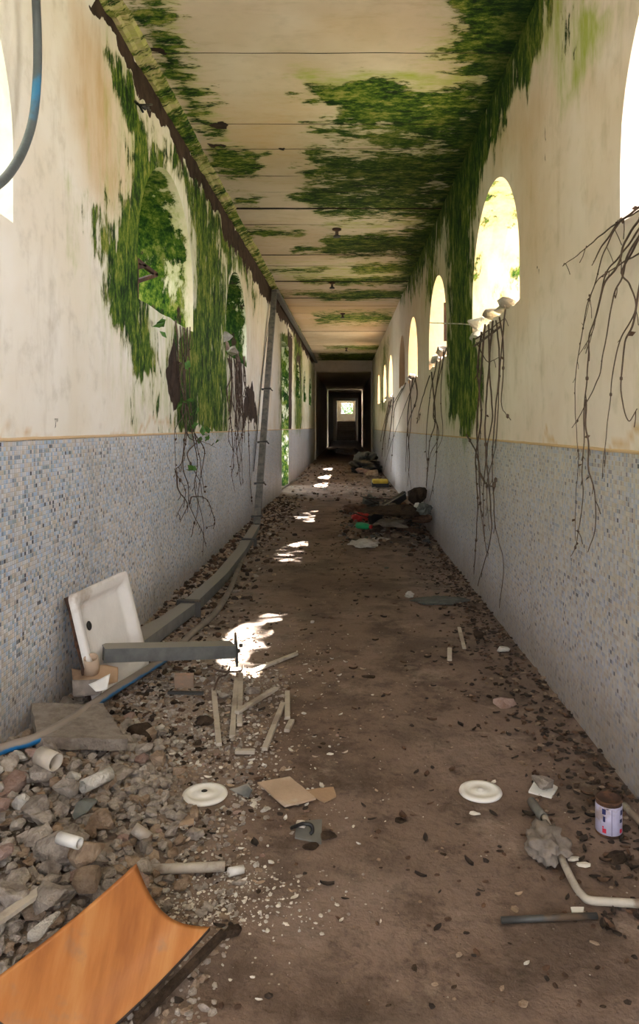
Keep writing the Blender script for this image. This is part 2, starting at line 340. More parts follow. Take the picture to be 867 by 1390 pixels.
LM = dict(
 moss=[([(146, 85), (160, 95), (185, 120), (205, 175), (216, 215), (205, 262), (192, 300), (189, 330), (188, 400), (200, 440), (207, 500), (188, 505), (165, 450), (150, 420), (143, 375), (145, 320), (160, 290), (172, 240), (178, 190), (155, 130)], .88, 7),
   ([(112, 240), (140, 235), (150, 262), (188, 300), (186, 400), (150, 400), (140, 330), (120, 300)], .55, 10),
   ([(205, 180), (235, 200), (270, 250), (325, 340), (345, 385), (300, 345), (262, 290), (240, 240), (215, 215)], .8, 8),
   ([(248, 250), (270, 262), (300, 320), (308, 380), (306, 470), (312, 560), (306, 592), (236, 592), (234, 470), (262, 430), (262, 320)], .76, 6),
   ([(180, 480), (215, 470), (222, 560), (195, 592), (172, 560)], .36, 12), ([(335, 380), (352, 400), (350, 430), (340, 420)], .5, 5),
   ([(380, 455), (392, 455), (392, 640), (380, 650)], .85, 2), ([(398, 440), (410, 460), (410, 590), (400, 590)], .75, 2), ([(425, 500), (431, 510), (431, 640), (425, 640)], .5, 2),
   ([(215, 590), (232, 590), (232, 700), (220, 720)], .35, 8), ([(20, 860), (60, 830), (60, 960), (10, 1000)], .32, 20)],
 lime=[([(90, 250), (108, 250), (104, 340), (92, 330)], .6, 8), ([(150, 60), (200, 120), (280, 240), (340, 360), (350, 480), (310, 600), (160, 600), (120, 330), (110, 200)], .42, 40), ([(385, 430), (440, 500), (440, 590), (385, 590)], .45, 10)],
 tan=[([(95, 10), (140, 60), (170, 130), (165, 200), (185, 290), (150, 250), (110, 220), (90, 120)], .55, 14), ([(330, 380), (365, 400), (360, 520), (335, 520)], .35, 12), ([(0, 592), (240, 582), (240, 588), (0, 600)], .6, 2)],
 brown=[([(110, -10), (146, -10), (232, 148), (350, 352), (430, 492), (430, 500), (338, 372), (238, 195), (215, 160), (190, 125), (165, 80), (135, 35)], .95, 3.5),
   ([(232, 160), (246, 175), (248, 230), (240, 226)], .8, 3), ([(296, 285), (308, 300), (306, 325), (300, 318)], .8, 3), ([(252, 225), (300, 300), (298, 305), (250, 232)], .55, 3),
   ([(226, 492), (240, 484), (246, 500), (244, 560), (236, 580), (230, 550)], .9, 4), ([(334, 530), (342, 525), (350, 560), (348, 580), (338, 570), (334, 578), (326, 580)], .9, 3), ([(306, 480), (334, 484), (332, 590), (312, 590)], .5, 4),
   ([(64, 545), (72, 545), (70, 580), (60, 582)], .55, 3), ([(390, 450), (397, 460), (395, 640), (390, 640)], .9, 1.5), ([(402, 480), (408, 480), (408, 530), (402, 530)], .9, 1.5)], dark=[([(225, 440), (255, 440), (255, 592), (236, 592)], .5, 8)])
RM = dict(
 moss=[([(752, -20), (620, -20), (480, 330), (500, 400), (560, 400), (600, 335), (650, 222), (702, 125), (752, 30)], .82, 12),
   ([(690, 150), (676, 180), (655, 225), (650, 260), (641, 300), (640, 400), (645, 450), (655, 500), (650, 545), (640, 580), (630, 598), (616, 575), (608, 560), (606, 470), (608, 330), (600, 260), (640, 180)], .88, 6),
   ([(574, 345), (596, 310), (590, 400), (580, 420)], .7, 5), ([(560, 380), (572, 360), (568, 410)], .7, 3), ([(518, 470), (528, 455), (524, 560), (515, 560)], .55, 3),
   ([(770, 0), (800, 0), (790, 60), (775, 100)], .35, 16)],
 lime=[([(768, -20), (836, -20), (820, 50), (800, 105), (780, 150), (768, 120), (775, 60)], .72, 9), ([(700, -20), (830, -20), (815, 60), (790, 130), (775, 150), (745, 130), (720, 110), (690, 130), (680, 60)], .55, 34), ([(600, 260), (640, 200), (645, 480), (620, 600), (600, 560)], .5, 12)],
 tan=[([(640, 150), (760, 130), (740, 300), (720, 420), (708, 430), (706, 260), (680, 220), (640, 260)], .42, 25), ([(735, 598), (870, 606), (870, 620), (735, 604)], .7, 2), ([(780, 110), (840, 90), (800, 250)], .3, 20), ([(540, 400), (640, 300), (600, 480), (540, 480)], .35, 20)],
 brown=[([(738, 90), (741, 90), (741, 222), (738, 222)], .52, 1.5), ([(725, 360), (731, 350), (730, 380)], .5, 3)],
 dark=[([(690, 150), (640, 250), (625, 600), (606, 600), (600, 260)], .45, 12), ([(740, -20), (700, -20), (560, 330), (600, 330), (700, 120)], .7, 14)])  # ceiling-corner strip: dark green moss with the junction's shade painted in
CM = dict(
 moss=[([(150, -20), (210, -20), (262, 60), (300, 140), (290, 200), (260, 180), (215, 80)], .62, 16), ([(200, 40), (262, 45), (265, 62), (215, 66)], .62, 6),
   ([(610, -20), (840, -20), (720, 190), (640, 400), (545, 400), (545, 330), (600, 190), (630, 110), (600, 60)], .78, 16),
   ([(400, 118), (520, 104), (575, 118), (645, 110), (650, 150), (600, 200), (570, 185), (500, 175), (450, 168), (430, 150), (400, 128)], .72, 8),
   ([(410, 165), (640, 165), (640, 178), (560, 215), (420, 182)], .56, 8), ([(420, 205), (640, 190), (610, 235), (560, 270), (400, 240)], .72, 12),
   ([(278, 200), (350, 205), (355, 232), (290, 240)], .7, 8), ([(300, 262), (350, 262), (340, 282), (310, 282)], .62, 6), ([(400, 240), (590, 240), (580, 300), (440, 300), (400, 270)], .62, 10),
   ([(240, 118), (300, 116), (298, 124), (250, 126)], .75, 4), ([(318, 310), (410, 312), (400, 322), (330, 322)], .7, 4), ([(440, 320), (590, 315), (580, 345), (440, 348)], .75, 6), ([(395, 334), (440, 334), (435, 344), (400, 344)], .7, 4),
   ([(480, 362), (575, 352), (565, 372), (480, 372)], .75, 4), ([(400, 378), (560, 374), (555, 386), (420, 386)], .72, 3), ([(400, 396), (550, 394), (545, 405), (440, 408)], .85, 3), ([(352, 362), (440, 364), (430, 370), (360, 370)], .7, 3),
   ([(372, 396), (420, 396), (410, 402), (376, 402)], .6, 3), ([(420, 424), (540, 422), (535, 440), (430, 440)], .62, 4), ([(440, 470), (530, 468), (528, 476), (440, 474)], .7, 2), ([(430, 480), (515, 478), (512, 492), (435, 490)], .7, 2)],
 lime=[([(380, 100), (520, 96), (640, 90), (640, 120), (400, 120)], .7, 8), ([(180, -20), (240, -20), (300, 130), (330, 260), (270, 200)], .55, 20), ([(360, 352), (570, 350), (560, 392), (380, 392)], .5, 10), ([(560, -20), (740, -20), (600, 300), (540, 300)], .4, 30), ([(440, 300), (600, 296), (590, 310), (450, 312)], .6, 5)],
 tan=[([(240, 130), (420, 125), (400, 250), (300, 240)], .5, 30), ([(360, 400), (560, 400), (540, 440), (380, 440)], .65, 10), ([(300, 290), (430, 290), (440, 340), (340, 340)], .3, 20), ([(440, 0), (560, 0), (560, 60), (440, 60)], .2, 20)],
 brown=[([(204, 71), (256, 72), (254, 77), (206, 76)], .95, 1.5), ([(278, 166), (316, 167), (296, 178), (284, 176)], .95, 1.5), ([(270, 199), (302, 200), (300, 203), (272, 203)], .95, 1.2), ([(370, 199), (382, 200), (380, 203), (372, 203)], .9, 1)],
 dark=[([(680, -20), (840, -20), (640, 400), (545, 400), (570, 300)], .8, 20), ([(400, 170), (650, 150), (590, 310), (420, 300)], .55, 20), ([(440, 330), (590, 325), (580, 350), (440, 350)], .6, 6)])  # right-edge strip: dark moss, also painted as shade of the wall junction
KEYS = ('moss', 'lime', 'tan', 'brown', 'dark')
def stains(V, maps, mode):
    A = np.array(V, float)
    W = np.array([[N(v, 1.6, 1) * .16 + N(v, 5, 2) * .09 + N(v, 13, 3) * .05, N(v, 1.6, 4) * .20 + N(v, 5, 5) * .12 + N(v, 13, 6) * .06] for v in V])
    if mode == 'C': A[:, 0] += W[:, 0] * 1.3; A[:, 1] += W[:, 1] * .8
    else: A[:, 1] += W[:, 0]; A[:, 2] += W[:, 1]
    Y = np.maximum(A[:, 1], 1.7)
    X = A[:, 0] if mode == 'C' else np.full(len(A), XL if mode == 'L' else XR)
    px = VX + F * X / Y; py = VY - F * (A[:, 2] - CAMZ) / Y; near = (A[:, 1] > 1.7)
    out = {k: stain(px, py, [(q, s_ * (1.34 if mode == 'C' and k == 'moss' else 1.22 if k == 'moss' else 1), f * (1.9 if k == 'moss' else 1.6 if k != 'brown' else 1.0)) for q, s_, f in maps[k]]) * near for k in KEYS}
    return out

# ---------------------------------------------------------------- walls with arched openings
T = .45
TH = {'L': .62, 'R': .45}
def frange(a, b, d):
    n = max(1, int(round((b - a) / d))); return [a + (b - a) * i / n for i in range(n + 1)]
def build_wall(name, X, sgn, openings, doors, tile, y0, y1, mats, maps, mode, jamb):
    ys = set()
    for a, b, d in ((y0, 1.8, .4), (1.8, 8, .035), (8, 16, .07), (16, y1, .15)): ys.update(round(v, 4) for v in frange(a, b, d))
    for (a, b, *_r) in openings: ys.update((round(a, 4), round(b, 4))); ys.update(round(v, 4) for v in frange(a, b, .06)); ys.update((round(a + .02, 4), round(b - .02, 4)))
    for (a, b, t) in doors: ys.update((round(a, 4), round(b, 4)))
    ys = sorted(ys); ys = [v for i, v in enumerate(ys) if i == 0 or v - ys[i - 1] > .004 or any(abs(v - q) < 1e-4 for o in openings for q in o[:2]) or any(abs(v - q) < 1e-4 for o in doors for q in o[:2])]
    def op(y):
        for o in openings:
            if o[0] - 1e-4 <= y <= o[1] + 1e-4: return o
    def heights(y):
        o = op(y); sill, spring, apex = (o[2:5] if o else openings[0][2:5])
        top = spring
        if o:
            c, h = (o[0] + o[1]) / 2, (o[1] - o[0]) / 2; top = spring + (apex - spring) * math.sqrt(max(0, 1 - ((y - c) / h) ** 2))
            sill = sill - (o[5] if len(o) > 5 else .03) * (abs(N((0, y, 0), 1.6, X)) * 1.2 + .25 * abs(N((0, y, 0), 7, X)))
            if abs(y - o[0]) < 1e-3 or abs(y - o[1]) < 1e-3: top = spring
        for a, b, t in doors:
            if a - 1e-4 <= y <= b + 1e-4: top = t
        q = -S * y
        return [-.06 + q, tile + q, sill + q, top + q, ZC]
    nr = (8, 30, 30, 36); V = []; H = [heights(y) for y in ys]; per = sum(nr) + 1
    for y, h in zip(ys, H):
        for s_ in range(4):
            for j in range(nr[s_]): V.append((X, y, h[s_] + (h[s_ + 1] - h[s_]) * j / nr[s_]))
        V.append((X, y, h[4]))
    Fc, fm = [], []
    for i in range(len(ys) - 1):
        m = (ys[i] + ys[i + 1]) / 2; o = op(m); dr = any(a < m < b for a, b, t in doors)
        for j in range(per - 1):
            seg = 0 if j < 8 else 1 if j < 38 else 2 if j < 68 else 3
            if (o and seg == 2) or (dr and seg < 3): continue
            a, b = i * per + j, (i + 1) * per + j
            Fc.append((a, b, b + 1, a + 1) if sgn < 0 else (a, a + 1, b + 1, b)); fm.append(1 if seg == 0 else 0)
    at = stains(V, maps, mode); at = {k: list(v) for k, v in at.items()}
    if mode == 'L':                                   # ragged edge of the fallen plaster
        pass
    def strip(pts, mi, fn):                           # reveal of an opening, from the inner face outwards
        base = len(V); K = 7
        for p in pts:
            for q in range(K + 1):
                w = TH[mode] * q / K; bulge = 0 if q in (0,) else N((p[0] + w, p[1], p[2]), 5, 3) * .012
                V.append((p[0] + sgn * w, p[1] + bulge, p[2] + bulge))
                vals = fn(w, p)
                for kk in KEYS: at[kk].append(vals.get(kk, 0))
        for i in range(len(pts) - 1):
            for q in range(K):
                a = base + i * (K + 1) + q; b = a + K + 1; Fc.append((a, a + 1, b + 1, b)); fm.append(mi)
    for o in openings:
        cols = [i for i, y in enumerate(ys) if o[0] - 1e-4 <= y <= o[1] + 1e-4]; f_ = jamb(o)
        strip([(X, ys[i], H[i][2]) for i in cols], 0, f_)
        strip([(X, ys[i], H[i][3]) for i in cols], 0, f_)
        for i in (cols[0], cols[-1]): strip([(X, ys[i], H[i][2] + (H[i][3] - H[i][2]) * k / 14) for k in range(15)], 0, f_)
    for a, b, t in doors:
        for yy in (a, b): strip([(X, yy, -S * yy - .06 + (t + .06) * k / 20) for k in range(21)], 0, jamb(None))
        strip([(X, a + (b - a) * k / 6, t - S * (a + (b - a) * k / 6)) for k in range(7)], 0, jamb(None))
    base = len(V)                                     # outer face
    for y, h in zip(ys, H):
        for z in (h[0] - .3, h[2], h[3], ZC + .2): V.append((X + sgn * TH[mode], y, z)); [at[kk].append(0) for kk in KEYS]
    for i in range(len(ys) - 1):
        m = (ys[i] + ys[i + 1]) / 2; o = op(m); dr = any(a < m < b for a, b, t in doors)
        for j in range(3):
            if (o and j == 1) or (dr and j < 2): continue
            a, b = base + i * 4 + j, base + (i + 1) * 4 + j; Fc.append((a, b, b + 1, a + 1)); fm.append(0)
    for i in (0, len(ys) - 1):                        # ends
        n0 = len(V)
        for p in ((X, ys[i], -.9), (X + sgn * TH[mode], ys[i], -.9), (X + sgn * TH[mode], ys[i], ZC + .2), (X, ys[i], ZC + .2)):
            V.append(p); [at[kk].append(0) for kk in KEYS]
        Fc.append((n0, n0 + 1, n0 + 2, n0 + 3)); fm.append(0)
    o = mesh(name, V, Fc, mats, None, False, fm, at)
    return struct(o)
LW = [(1.4, 3.31, 2.43, 2.74, 3.64, .03), (5.28, 7.18, 2.43, 2.74, 3.64, .03), (9.1, 11.0, 2.42, 2.74, 3.6, .05), (21.6, 23.4, 2.4, 2.7, 3.5, .03), (25.3, 27.1, 2.4, 2.7, 3.5, .03), (29.0, 30.8, 2.4, 2.7, 3.5, .03), (-2.5, -.6, 2.43, 2.74, 3.64, .03)]
RW = [(1.36, 3.16, 2.385, 2.62, 3.46, .03), (5.0, 6.88, 2.385, 2.62, 3.46, .12), (8.67, 10.54, 2.385, 2.62, 3.46, .12), (12.25, 14.1, 2.385, 2.62, 3.46, .12), (14.9, 16.6, 2.385, 2.62, 3.46, .04), (18.95, 20.7, 2.385, 2.62, 3.44, .1), (22.0, 23.8, 2.385, 2.62, 3.44, .1), (26.3, 28.1, 2.385, 2.62, 3.44, .05), (-2.3, -.5, 2.385, 2.62, 3.46, .03)]
def jl(o):
    def f(w, p):
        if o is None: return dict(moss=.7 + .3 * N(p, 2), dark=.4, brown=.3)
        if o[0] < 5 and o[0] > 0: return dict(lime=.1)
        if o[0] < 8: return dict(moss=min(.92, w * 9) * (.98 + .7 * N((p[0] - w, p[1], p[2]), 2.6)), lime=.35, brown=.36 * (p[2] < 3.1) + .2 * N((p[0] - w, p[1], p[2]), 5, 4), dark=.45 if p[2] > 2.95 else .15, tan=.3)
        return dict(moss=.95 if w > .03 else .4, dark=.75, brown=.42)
    return f
def jr(o):
    def f(w, p):
        if o and 4 < o[0] < 8: return dict(moss=.36 + .7 * N((p[0] + w, p[1], p[2]), 3.3, 5), lime=.22 + .5 * N(p, 2.2, 1), tan=.55)
        return dict(tan=.8 if o and o[0] > 8 else .15)
    return f
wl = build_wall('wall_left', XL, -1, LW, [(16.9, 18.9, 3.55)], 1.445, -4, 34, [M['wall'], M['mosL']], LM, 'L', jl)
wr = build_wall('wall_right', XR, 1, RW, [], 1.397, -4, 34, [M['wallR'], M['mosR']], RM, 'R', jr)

# ledge of mortar along the top row of the tiles
for nm, X, sg, t, m in (('trim_1', XL, 1, 1.445, M['wall']), ('trim_2', XR, -1, 1.397, M['wallR'])):
    V, Fc = [], []; ys = frange(-4, 34, .06)
    for y in ys:
        if nm == 'trim_1' and 16.9 < y < 18.9: w = .0005
        else: w = .006 + .004 * N((0, y, 0), 9, X)
        z = t - S * y + .003 * N((0, y, 0), 5)
        V += [(X, y, z - .007), (X + sg * w, y, z - .005), (X + sg * w, y, z + .003), (X, y, z + .009)]
    for i in range(len(ys) - 1):
        for j in range(3): a = i * 4 + j; Fc.append((a, a + 1, a + 5, a + 4))
    n = len(V); struct(mesh(nm, V, Fc, m, None, False, None, dict(tan=[.9] * n, moss=[0] * n, lime=[0] * n, brown=[.3] * n, dark=[0] * n)))

# ---------------------------------------------------------------- ceiling of transverse slabs with open joints
joints = [-4, -2.6, -1.2, .2, 1.4, 2.5, 3.4, 4.2, 5.23, 5.99, 6.5, 7.1, 7.9, 8.49, 9.15, 9.9, 10.5, 11.1, 11.8, 12.65, 13.2, 14.1, 15.2, 16.1, 17.2, 18.4, 19.7, 21.0, 22.4, 23.9, 25.5, 27.0, 28.6, 30.3, 32.1, 34]
wj = {5.99: .12, 7.1: .2, 7.9: 1, 8.49: .8, 9.15: 1.0, 9.9: .9, 5.23: .05, 6.5: .12, 4.2: .1}
V, Fc, fm = [], [], []
xs = frange(XL - .02, XR + .02, .035); nx = len(xs)
def row(y, dz, j=None, side=0):
    b = len(V)
    for x in xs:
        w = 0
        if j is not None:
            q = wj.get(j, .7); u = N((x, j * 3.3, 0), 1.3, 2) + (.25 if x < 0 else -.15)
            w = .0006 + .003 * q + max(0, .022 * q * (u + .15)) + .004 * q * abs(N((x, j, 0), 14))
        V.append((x, y + side * w, ZC + dz + (.004 * N((x, y, 0), 2.5) if dz < .03 else 0)))
    return b
def link(a, b, mi):
    for i in range(nx - 1): Fc.append((a + i, a + i + 1, b + i + 1, b + i)); fm.append(mi)
prev = None
for ji in range(len(joints) - 1):
    a, b = joints[ji], joints[ji + 1]; h = random.uniform(-.004, .004) if a < 7 else random.uniform(-.008, .008); n = max(3, int((b - a) / (.045 if a < 12 else .12 if a < 20 else .3)))
    g0 = row(a, .05, a, 1)
    if prev is not None: link(prev, g0, 1)
    first = row(a, h, a, 1); link(g0, first, 1); last = first
    for k_ in range(1, n):
        r_ = row(a + (b - a) * k_ / n, h); link(last, r_, 0); last = r_
    r_ = row(b, h, b, -1); link(last, r_, 0); g1 = row(b, .05, b, -1); link(r_, g1, 1); prev = g1
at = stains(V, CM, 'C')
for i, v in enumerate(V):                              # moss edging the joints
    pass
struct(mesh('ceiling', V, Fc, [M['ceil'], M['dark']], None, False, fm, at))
struct(frombm('trim_3', box((XL - T, -4, ZC + .06), (XR + T, 34, ZC + .3)), M['dark']), 'concrete roof slab above the ceiling', 'roof')
# crumbling cove where left wall meets ceiling
V, Fc = [], []; ys = frange(-4, 34, .03)
for y in ys:
    r1 = .014 * N((0, y, 0), 8, 1); r2 = .02 * N((0, y, 0), 3, 7)
    V += [(XL - .001, y, ZC - .055 + r1 + r2), (XL + .028 + r1 * .5, y, ZC - .05 + r1), (XL + .05 + r2 * .5, y, ZC - .032 + r1), (XL + .095 + r2 * .4, y, ZC - .022), (XL + .13 + r1, y, ZC + .012)]
for i in range(len(ys) - 1):
    for j in range(4): a = i * 5 + j; Fc.append((a, a + 1, a + 6, a + 5))
A = np.array(V); n = len(V)
struct(mesh('trim_4', V, Fc, M['ceil'], None, False, None, dict(moss=.60 + .1 * np.sin(A[:, 1] * 2.1), lime=np.full(n, .55), tan=np.full(n, .4), brown=np.full(n, .22), dark=np.full(n, .1))))

# ---------------------------------------------------------------- floor
def heap(x, y):                                        # depth of loose debris above the floor
    h = 0.0
    if 0 < y < 16:
        d = max(0.0, x - XL)
        if y < 3.7:
            w = .95 if y < 2.9 else .95 - (y - 2.9) * .45; h = (.16 if y < 2.9 else .16 - (y - 2.9) * .12) * max(0, 1 - (d / w) ** 1.6)
        else: h = .07 * max(0, 1 - d / (.42 if y < 9 else .3))
        
        h *= min(1, (16 - y) / 3)
        e = XR - x; h = max(h, .03 * max(0, 1 - e / .15) * min(1, y / 3))
    return h
V, Fc, dust = [], [], []
ys = frange(-4, 1.5, .3) + frange(1.53, 9, .03)[0:] + frange(9.1, 34, .12) + frange(34.5, 92, .8); xs = frange(XL - .3, XR + .3, .03)
for y in ys:
    for x in xs:
        V.append((x, y, fz(y) + .006 * N((x, y, 0), 3) + .003 * N((x, y, 0), 12)))
        dd = 1 - min(1, max(0, (x + 1.5) / (1.15 + .3 * N((x, y, 0), 1.4)))) ; dust.append((dd ** .6 if y < 6 else dd * .8) + .25 * max(0, N((x, y, 0), 1.1, 4)))
nx = len(xs)
for i in range(len(ys) - 1):
    for j in range(nx - 1): a = i * nx + j; Fc.append((a, a + 1, a + nx + 1, a + nx))
struct(mesh('floor', V, Fc, M['floor'], None, True, None, dict(dust=dust)))
# bed of crushed mortar
V, Fc, dust = [], [], []; ys = frange(1.2, 16, .03); xs = frange(XL + .002, XL + 1.15, .025); nx = len(xs)
for y in ys:
    for x in xs:
        h = heap(x, y); q = .5 + .5 * N((x, y, 0), 9) ; q2 = .5 + .5 * N((x, y, 0), 22, 3)
        V.append((x, y, fz(y) + h * .6 + min(1, h / .03) * (.022 * q + .012 * q2) - .012)); dust.append(.8)
for i in range(len(ys) - 1):
    for j in range(nx - 1): a = i * nx + j; Fc.append((a, a + 1, a + nx + 1, a + nx))
tag(mesh('rubble_bed', V, Fc, M['floor'], None, True, None, dict(dust=dust)), 'bed of crushed mortar and dust piled along the foot of the left wall', 'rubble', None, 'stuff')

# ---------------------------------------------------------------- the dark far passage
LAST = ZC - .5
def pbox(name, lo, hi, m, **kw): return struct(frombm(name, box(lo, hi), m), **kw)
pbox('wall_far_lintel', (XL - T, 34, LAST), (XR + T, 34.4, ZC + .3), M['ceil'])
pbox('wall_far_pier_left', (XL - T, 34, -.9), (XL + .06, 34.5, LAST), M['wall']); pbox('wall_far_pier_right', (XR - .06, 34, -.9), (XR + T, 34.5, LAST), M['wallR'])
pbox('wall_passage_left', (XL - T, 34.5, -1.2), (XL, 55.82, LAST), M['wall']); pbox('wall_passage_right', (XR, 34.5, -1.2), (XR + T, 55.80, LAST), M['wallR'])
pbox('ceiling_passage', (XL - T, 34.4, LAST - .02), (XR + T, 60, LAST + .3), M['ceil'])
pbox('wall_crossing_pier_left', (XL - T, 56.0, -1.4), (XL + .07, 56.6, LAST), M['wall']); pbox('wall_crossing_pier_right', (XR - .07, 56.0, -1.4), (XR + T, 56.6, LAST), M['wallR'])
pbox('wall_crossing_beam', (XL, 56.0, LAST - .10), (XR, 56.6, LAST), M['wallR'])
pbox('wall_passage_left_2', (XL - T, 56.6, -1.6), (XL, 80.5, LAST), M['wall']); pbox('wall_passage_right_2', (XR, 56.6, -1.6), (XR + T, 80.45, LAST), M['wallR'])
pbox('ceiling_passage_2', (XL - T, 60, LAST - .1), (XR + T, 92, LAST + .3), M['ceil'])
for nm, lo, hi in (('wall_arch_left', (XL - T, 80.5, -1.8), (-1.15, 81.1, LAST)), ('wall_arch_right', (1.05, 80.5, -1.8), (XR + T, 81.1, LAST)), ('wall_arch_top', (-1.15, 80.5, 3.2), (1.05, 81.1, LAST))): pbox(nm, lo, hi, M['wall'])
pbox('wall_stair_left', (XL, 81.1, -1.8), (XL + .3, 92, LAST), M['wall']); pbox('wall_stair_right', (XR - .2, 81.1, -1.8), (XR + .1, 92, LAST), M['wallR'])
st = thing('staircase', 'far flight of steps rising to the daylight at the end of the corridor', 'stairs', (-.15, 84, fz(84)))
for i in range(9):
    z = fz(84) + .24 * (i + 1); mesh_o = frombm('step', box((XL + .31, 83.6 + i * .55, fz(84) - .3), (XR - .21, 83.6 + (i + 1) * .55, z), None, .03), M['rubble'], st)
ew = bmesh.new()
box((XL, 91.5, -1.8), (-.72, 91.9, LAST), ew); box((.72, 91.5, -1.8), (XR, 91.9, LAST), ew); box((-.72, 91.5, 3.15), (.72, 91.9, LAST), ew); box((-.72, 91.5, -1.8), (.72, 91.9, 1.8), ew)
struct(frombm('wall_end', ew, M['wall']))
pbox('house_beyond', (-1.6, 118, -2), (2.0, 122, 5.4), M['house'], label='pale house seen through the far end opening', cat='house')

# ---------------------------------------------------------------- outside
V, Fc = [], []; g = 40
for i in range(g + 1):
    for j in range(g + 1):
        x, y = XR + T + 30 * (i / g) ** 1.5, -30 + 160 * j / g; V.append((x, y, -S * y + .9 + .3 * N((x, y, 0), .2)))
for i in range(g):
    for j in range(g): a = i * (g + 1) + j; Fc.append((a, a + 1, a + g + 2, a + g + 1))
struct(mesh('ground_right', V, Fc, M['ground']))
V, Fc = [], []
for i in range(g + 1):
    for j in range(g + 1):
        d = 25 * (i / g) ** 1.5; x, y = XL - T - d, -30 + 160 * j / g; V.append((x, y, -S * y + 1.2 + min(d, 6) * 1.05 + .4 * N((x, y, 0), .5)))
for i in range(g):
    for j in range(g): a = i * (g + 1) + j; Fc.append((a, a + 1, a + g + 2, a + g + 1))
struct(mesh('ground_left', V, Fc, M['grass']), 'unseen overgrown bank outside the left wall, shaped to cut its window light', 'bank')  # unseen bank, made steep so less light reaches the left windows

# ================================================================ PROPS
# ---- shower tray leaning on the left wall
def tray():
    Y0, Y1 = 3.83, 4.45; t = thing('shower_tray', 'white ceramic shower tray leaning upright against the blue mosaic wall', 'shower tray', (XL + .12, 4.3, fz(4.3) + .03))
    W, H, D = Y1 - Y0, .60, .085
    up = Vector((-.13, 0, .55)).normalized(); sd2 = Vector((.16, 1, 0)).normalized(); nrm = sd2.cross(up).normalized()
    if nrm.x < 0: nrm = -nrm
    o = Vector((XL + .215, Y0, fz(Y0) + .045))
    n = 40; V, Fc = [], []
    def prof(u, v):                                 # depth of the basin below the rim face
        d = min(u, W - u, v, H - v); 
        if d < .04: return 0
        q = min(1, (d - .04) / .05); return -.040 * (q * q * (3 - 2 * q)) - .006 * max(0, 1 - math.hypot(u - .11, v - .36) / .3)
    for i in range(n + 1):
        for j in range(n + 1):
            u, v = W * i / n, H * j / n; c = .03
            uu, vv = min(max(u, c), W - c), min(max(v, c), H - c); dx, dy = u - uu, v - vv
            if dx and dy:
                L = math.hypot(dx, dy); k_ = max(abs(dx), abs(dy)) / L; u, v = uu + dx * k_, vv + dy * k_
            V.append(o + sd2 * u + up * v + nrm * (prof(u, v) + D * .0))
    for i in range(n):
        for j in range(n): a = i * (n + 1) + j; Fc.append((a, a + 1, a + n + 2, a + n + 1))
    rim = [i * (n + 1) for i in range(n + 1)] + [n * (n + 1) + j for j in range(1, n + 1)] + [i * (n + 1) + n for i in range(n - 1, -1, -1)] + [j for j in range(n - 1, 0, -1)]
    b = len(V)
    for r_ in rim: V.append(V[r_] - nrm * .035)
    for i in range(len(rim)): j = (i + 1) % len(rim); Fc.append((rim[i], rim[j], b + j, b + i))
    mesh('tray_body', V, Fc, M['ceramic'], t, True)
    # torn backing round the back of the rim
    cx = o + sd2 * W / 2 + up * H / 2
    m2 = bmesh.new(); L = []
    for k_ in range(64):
        a = k_ / 64 * 4; s_ = int(a); f = a - s_; u, v = ((f, 0), (1, f), (1 - f, 1), (0, 1 - f))[s_]; u, v = .01 + u * (W - .02), .01 + v * (H - .02)
        base = o + sd2 * u + up * v
        L.append([m2.verts.new(base - nrm * .032), m2.verts.new(base - nrm * (.06 + .012 * N(base, 20)) + (base - cx).normalized() * .006 * N(base, 31)), m2.verts.new(base - nrm * .075 + (cx - base) * .12)])
    for k_ in range(64):
        for j in range(2): m2.faces.new([L[k_][j], L[(k_ + 1) % 64][j], L[(k_ + 1) % 64][j + 1], L[k_][j + 1]])
    q = frombm('backing', m2, M['rust'], t); q['label'] = 'torn brown backing behind the tray rim'
    c = o + sd2 * .15 + up * .40 + nrm * -.043
    M3 = Matrix((sd2, up, nrm)).transposed()
    frombm('drain_hole', lathe([(0, .0015), (.017, .0015), (.022, .003), (.026, 0)], c, 24, None, M3), M['black'], t, True)
tray()

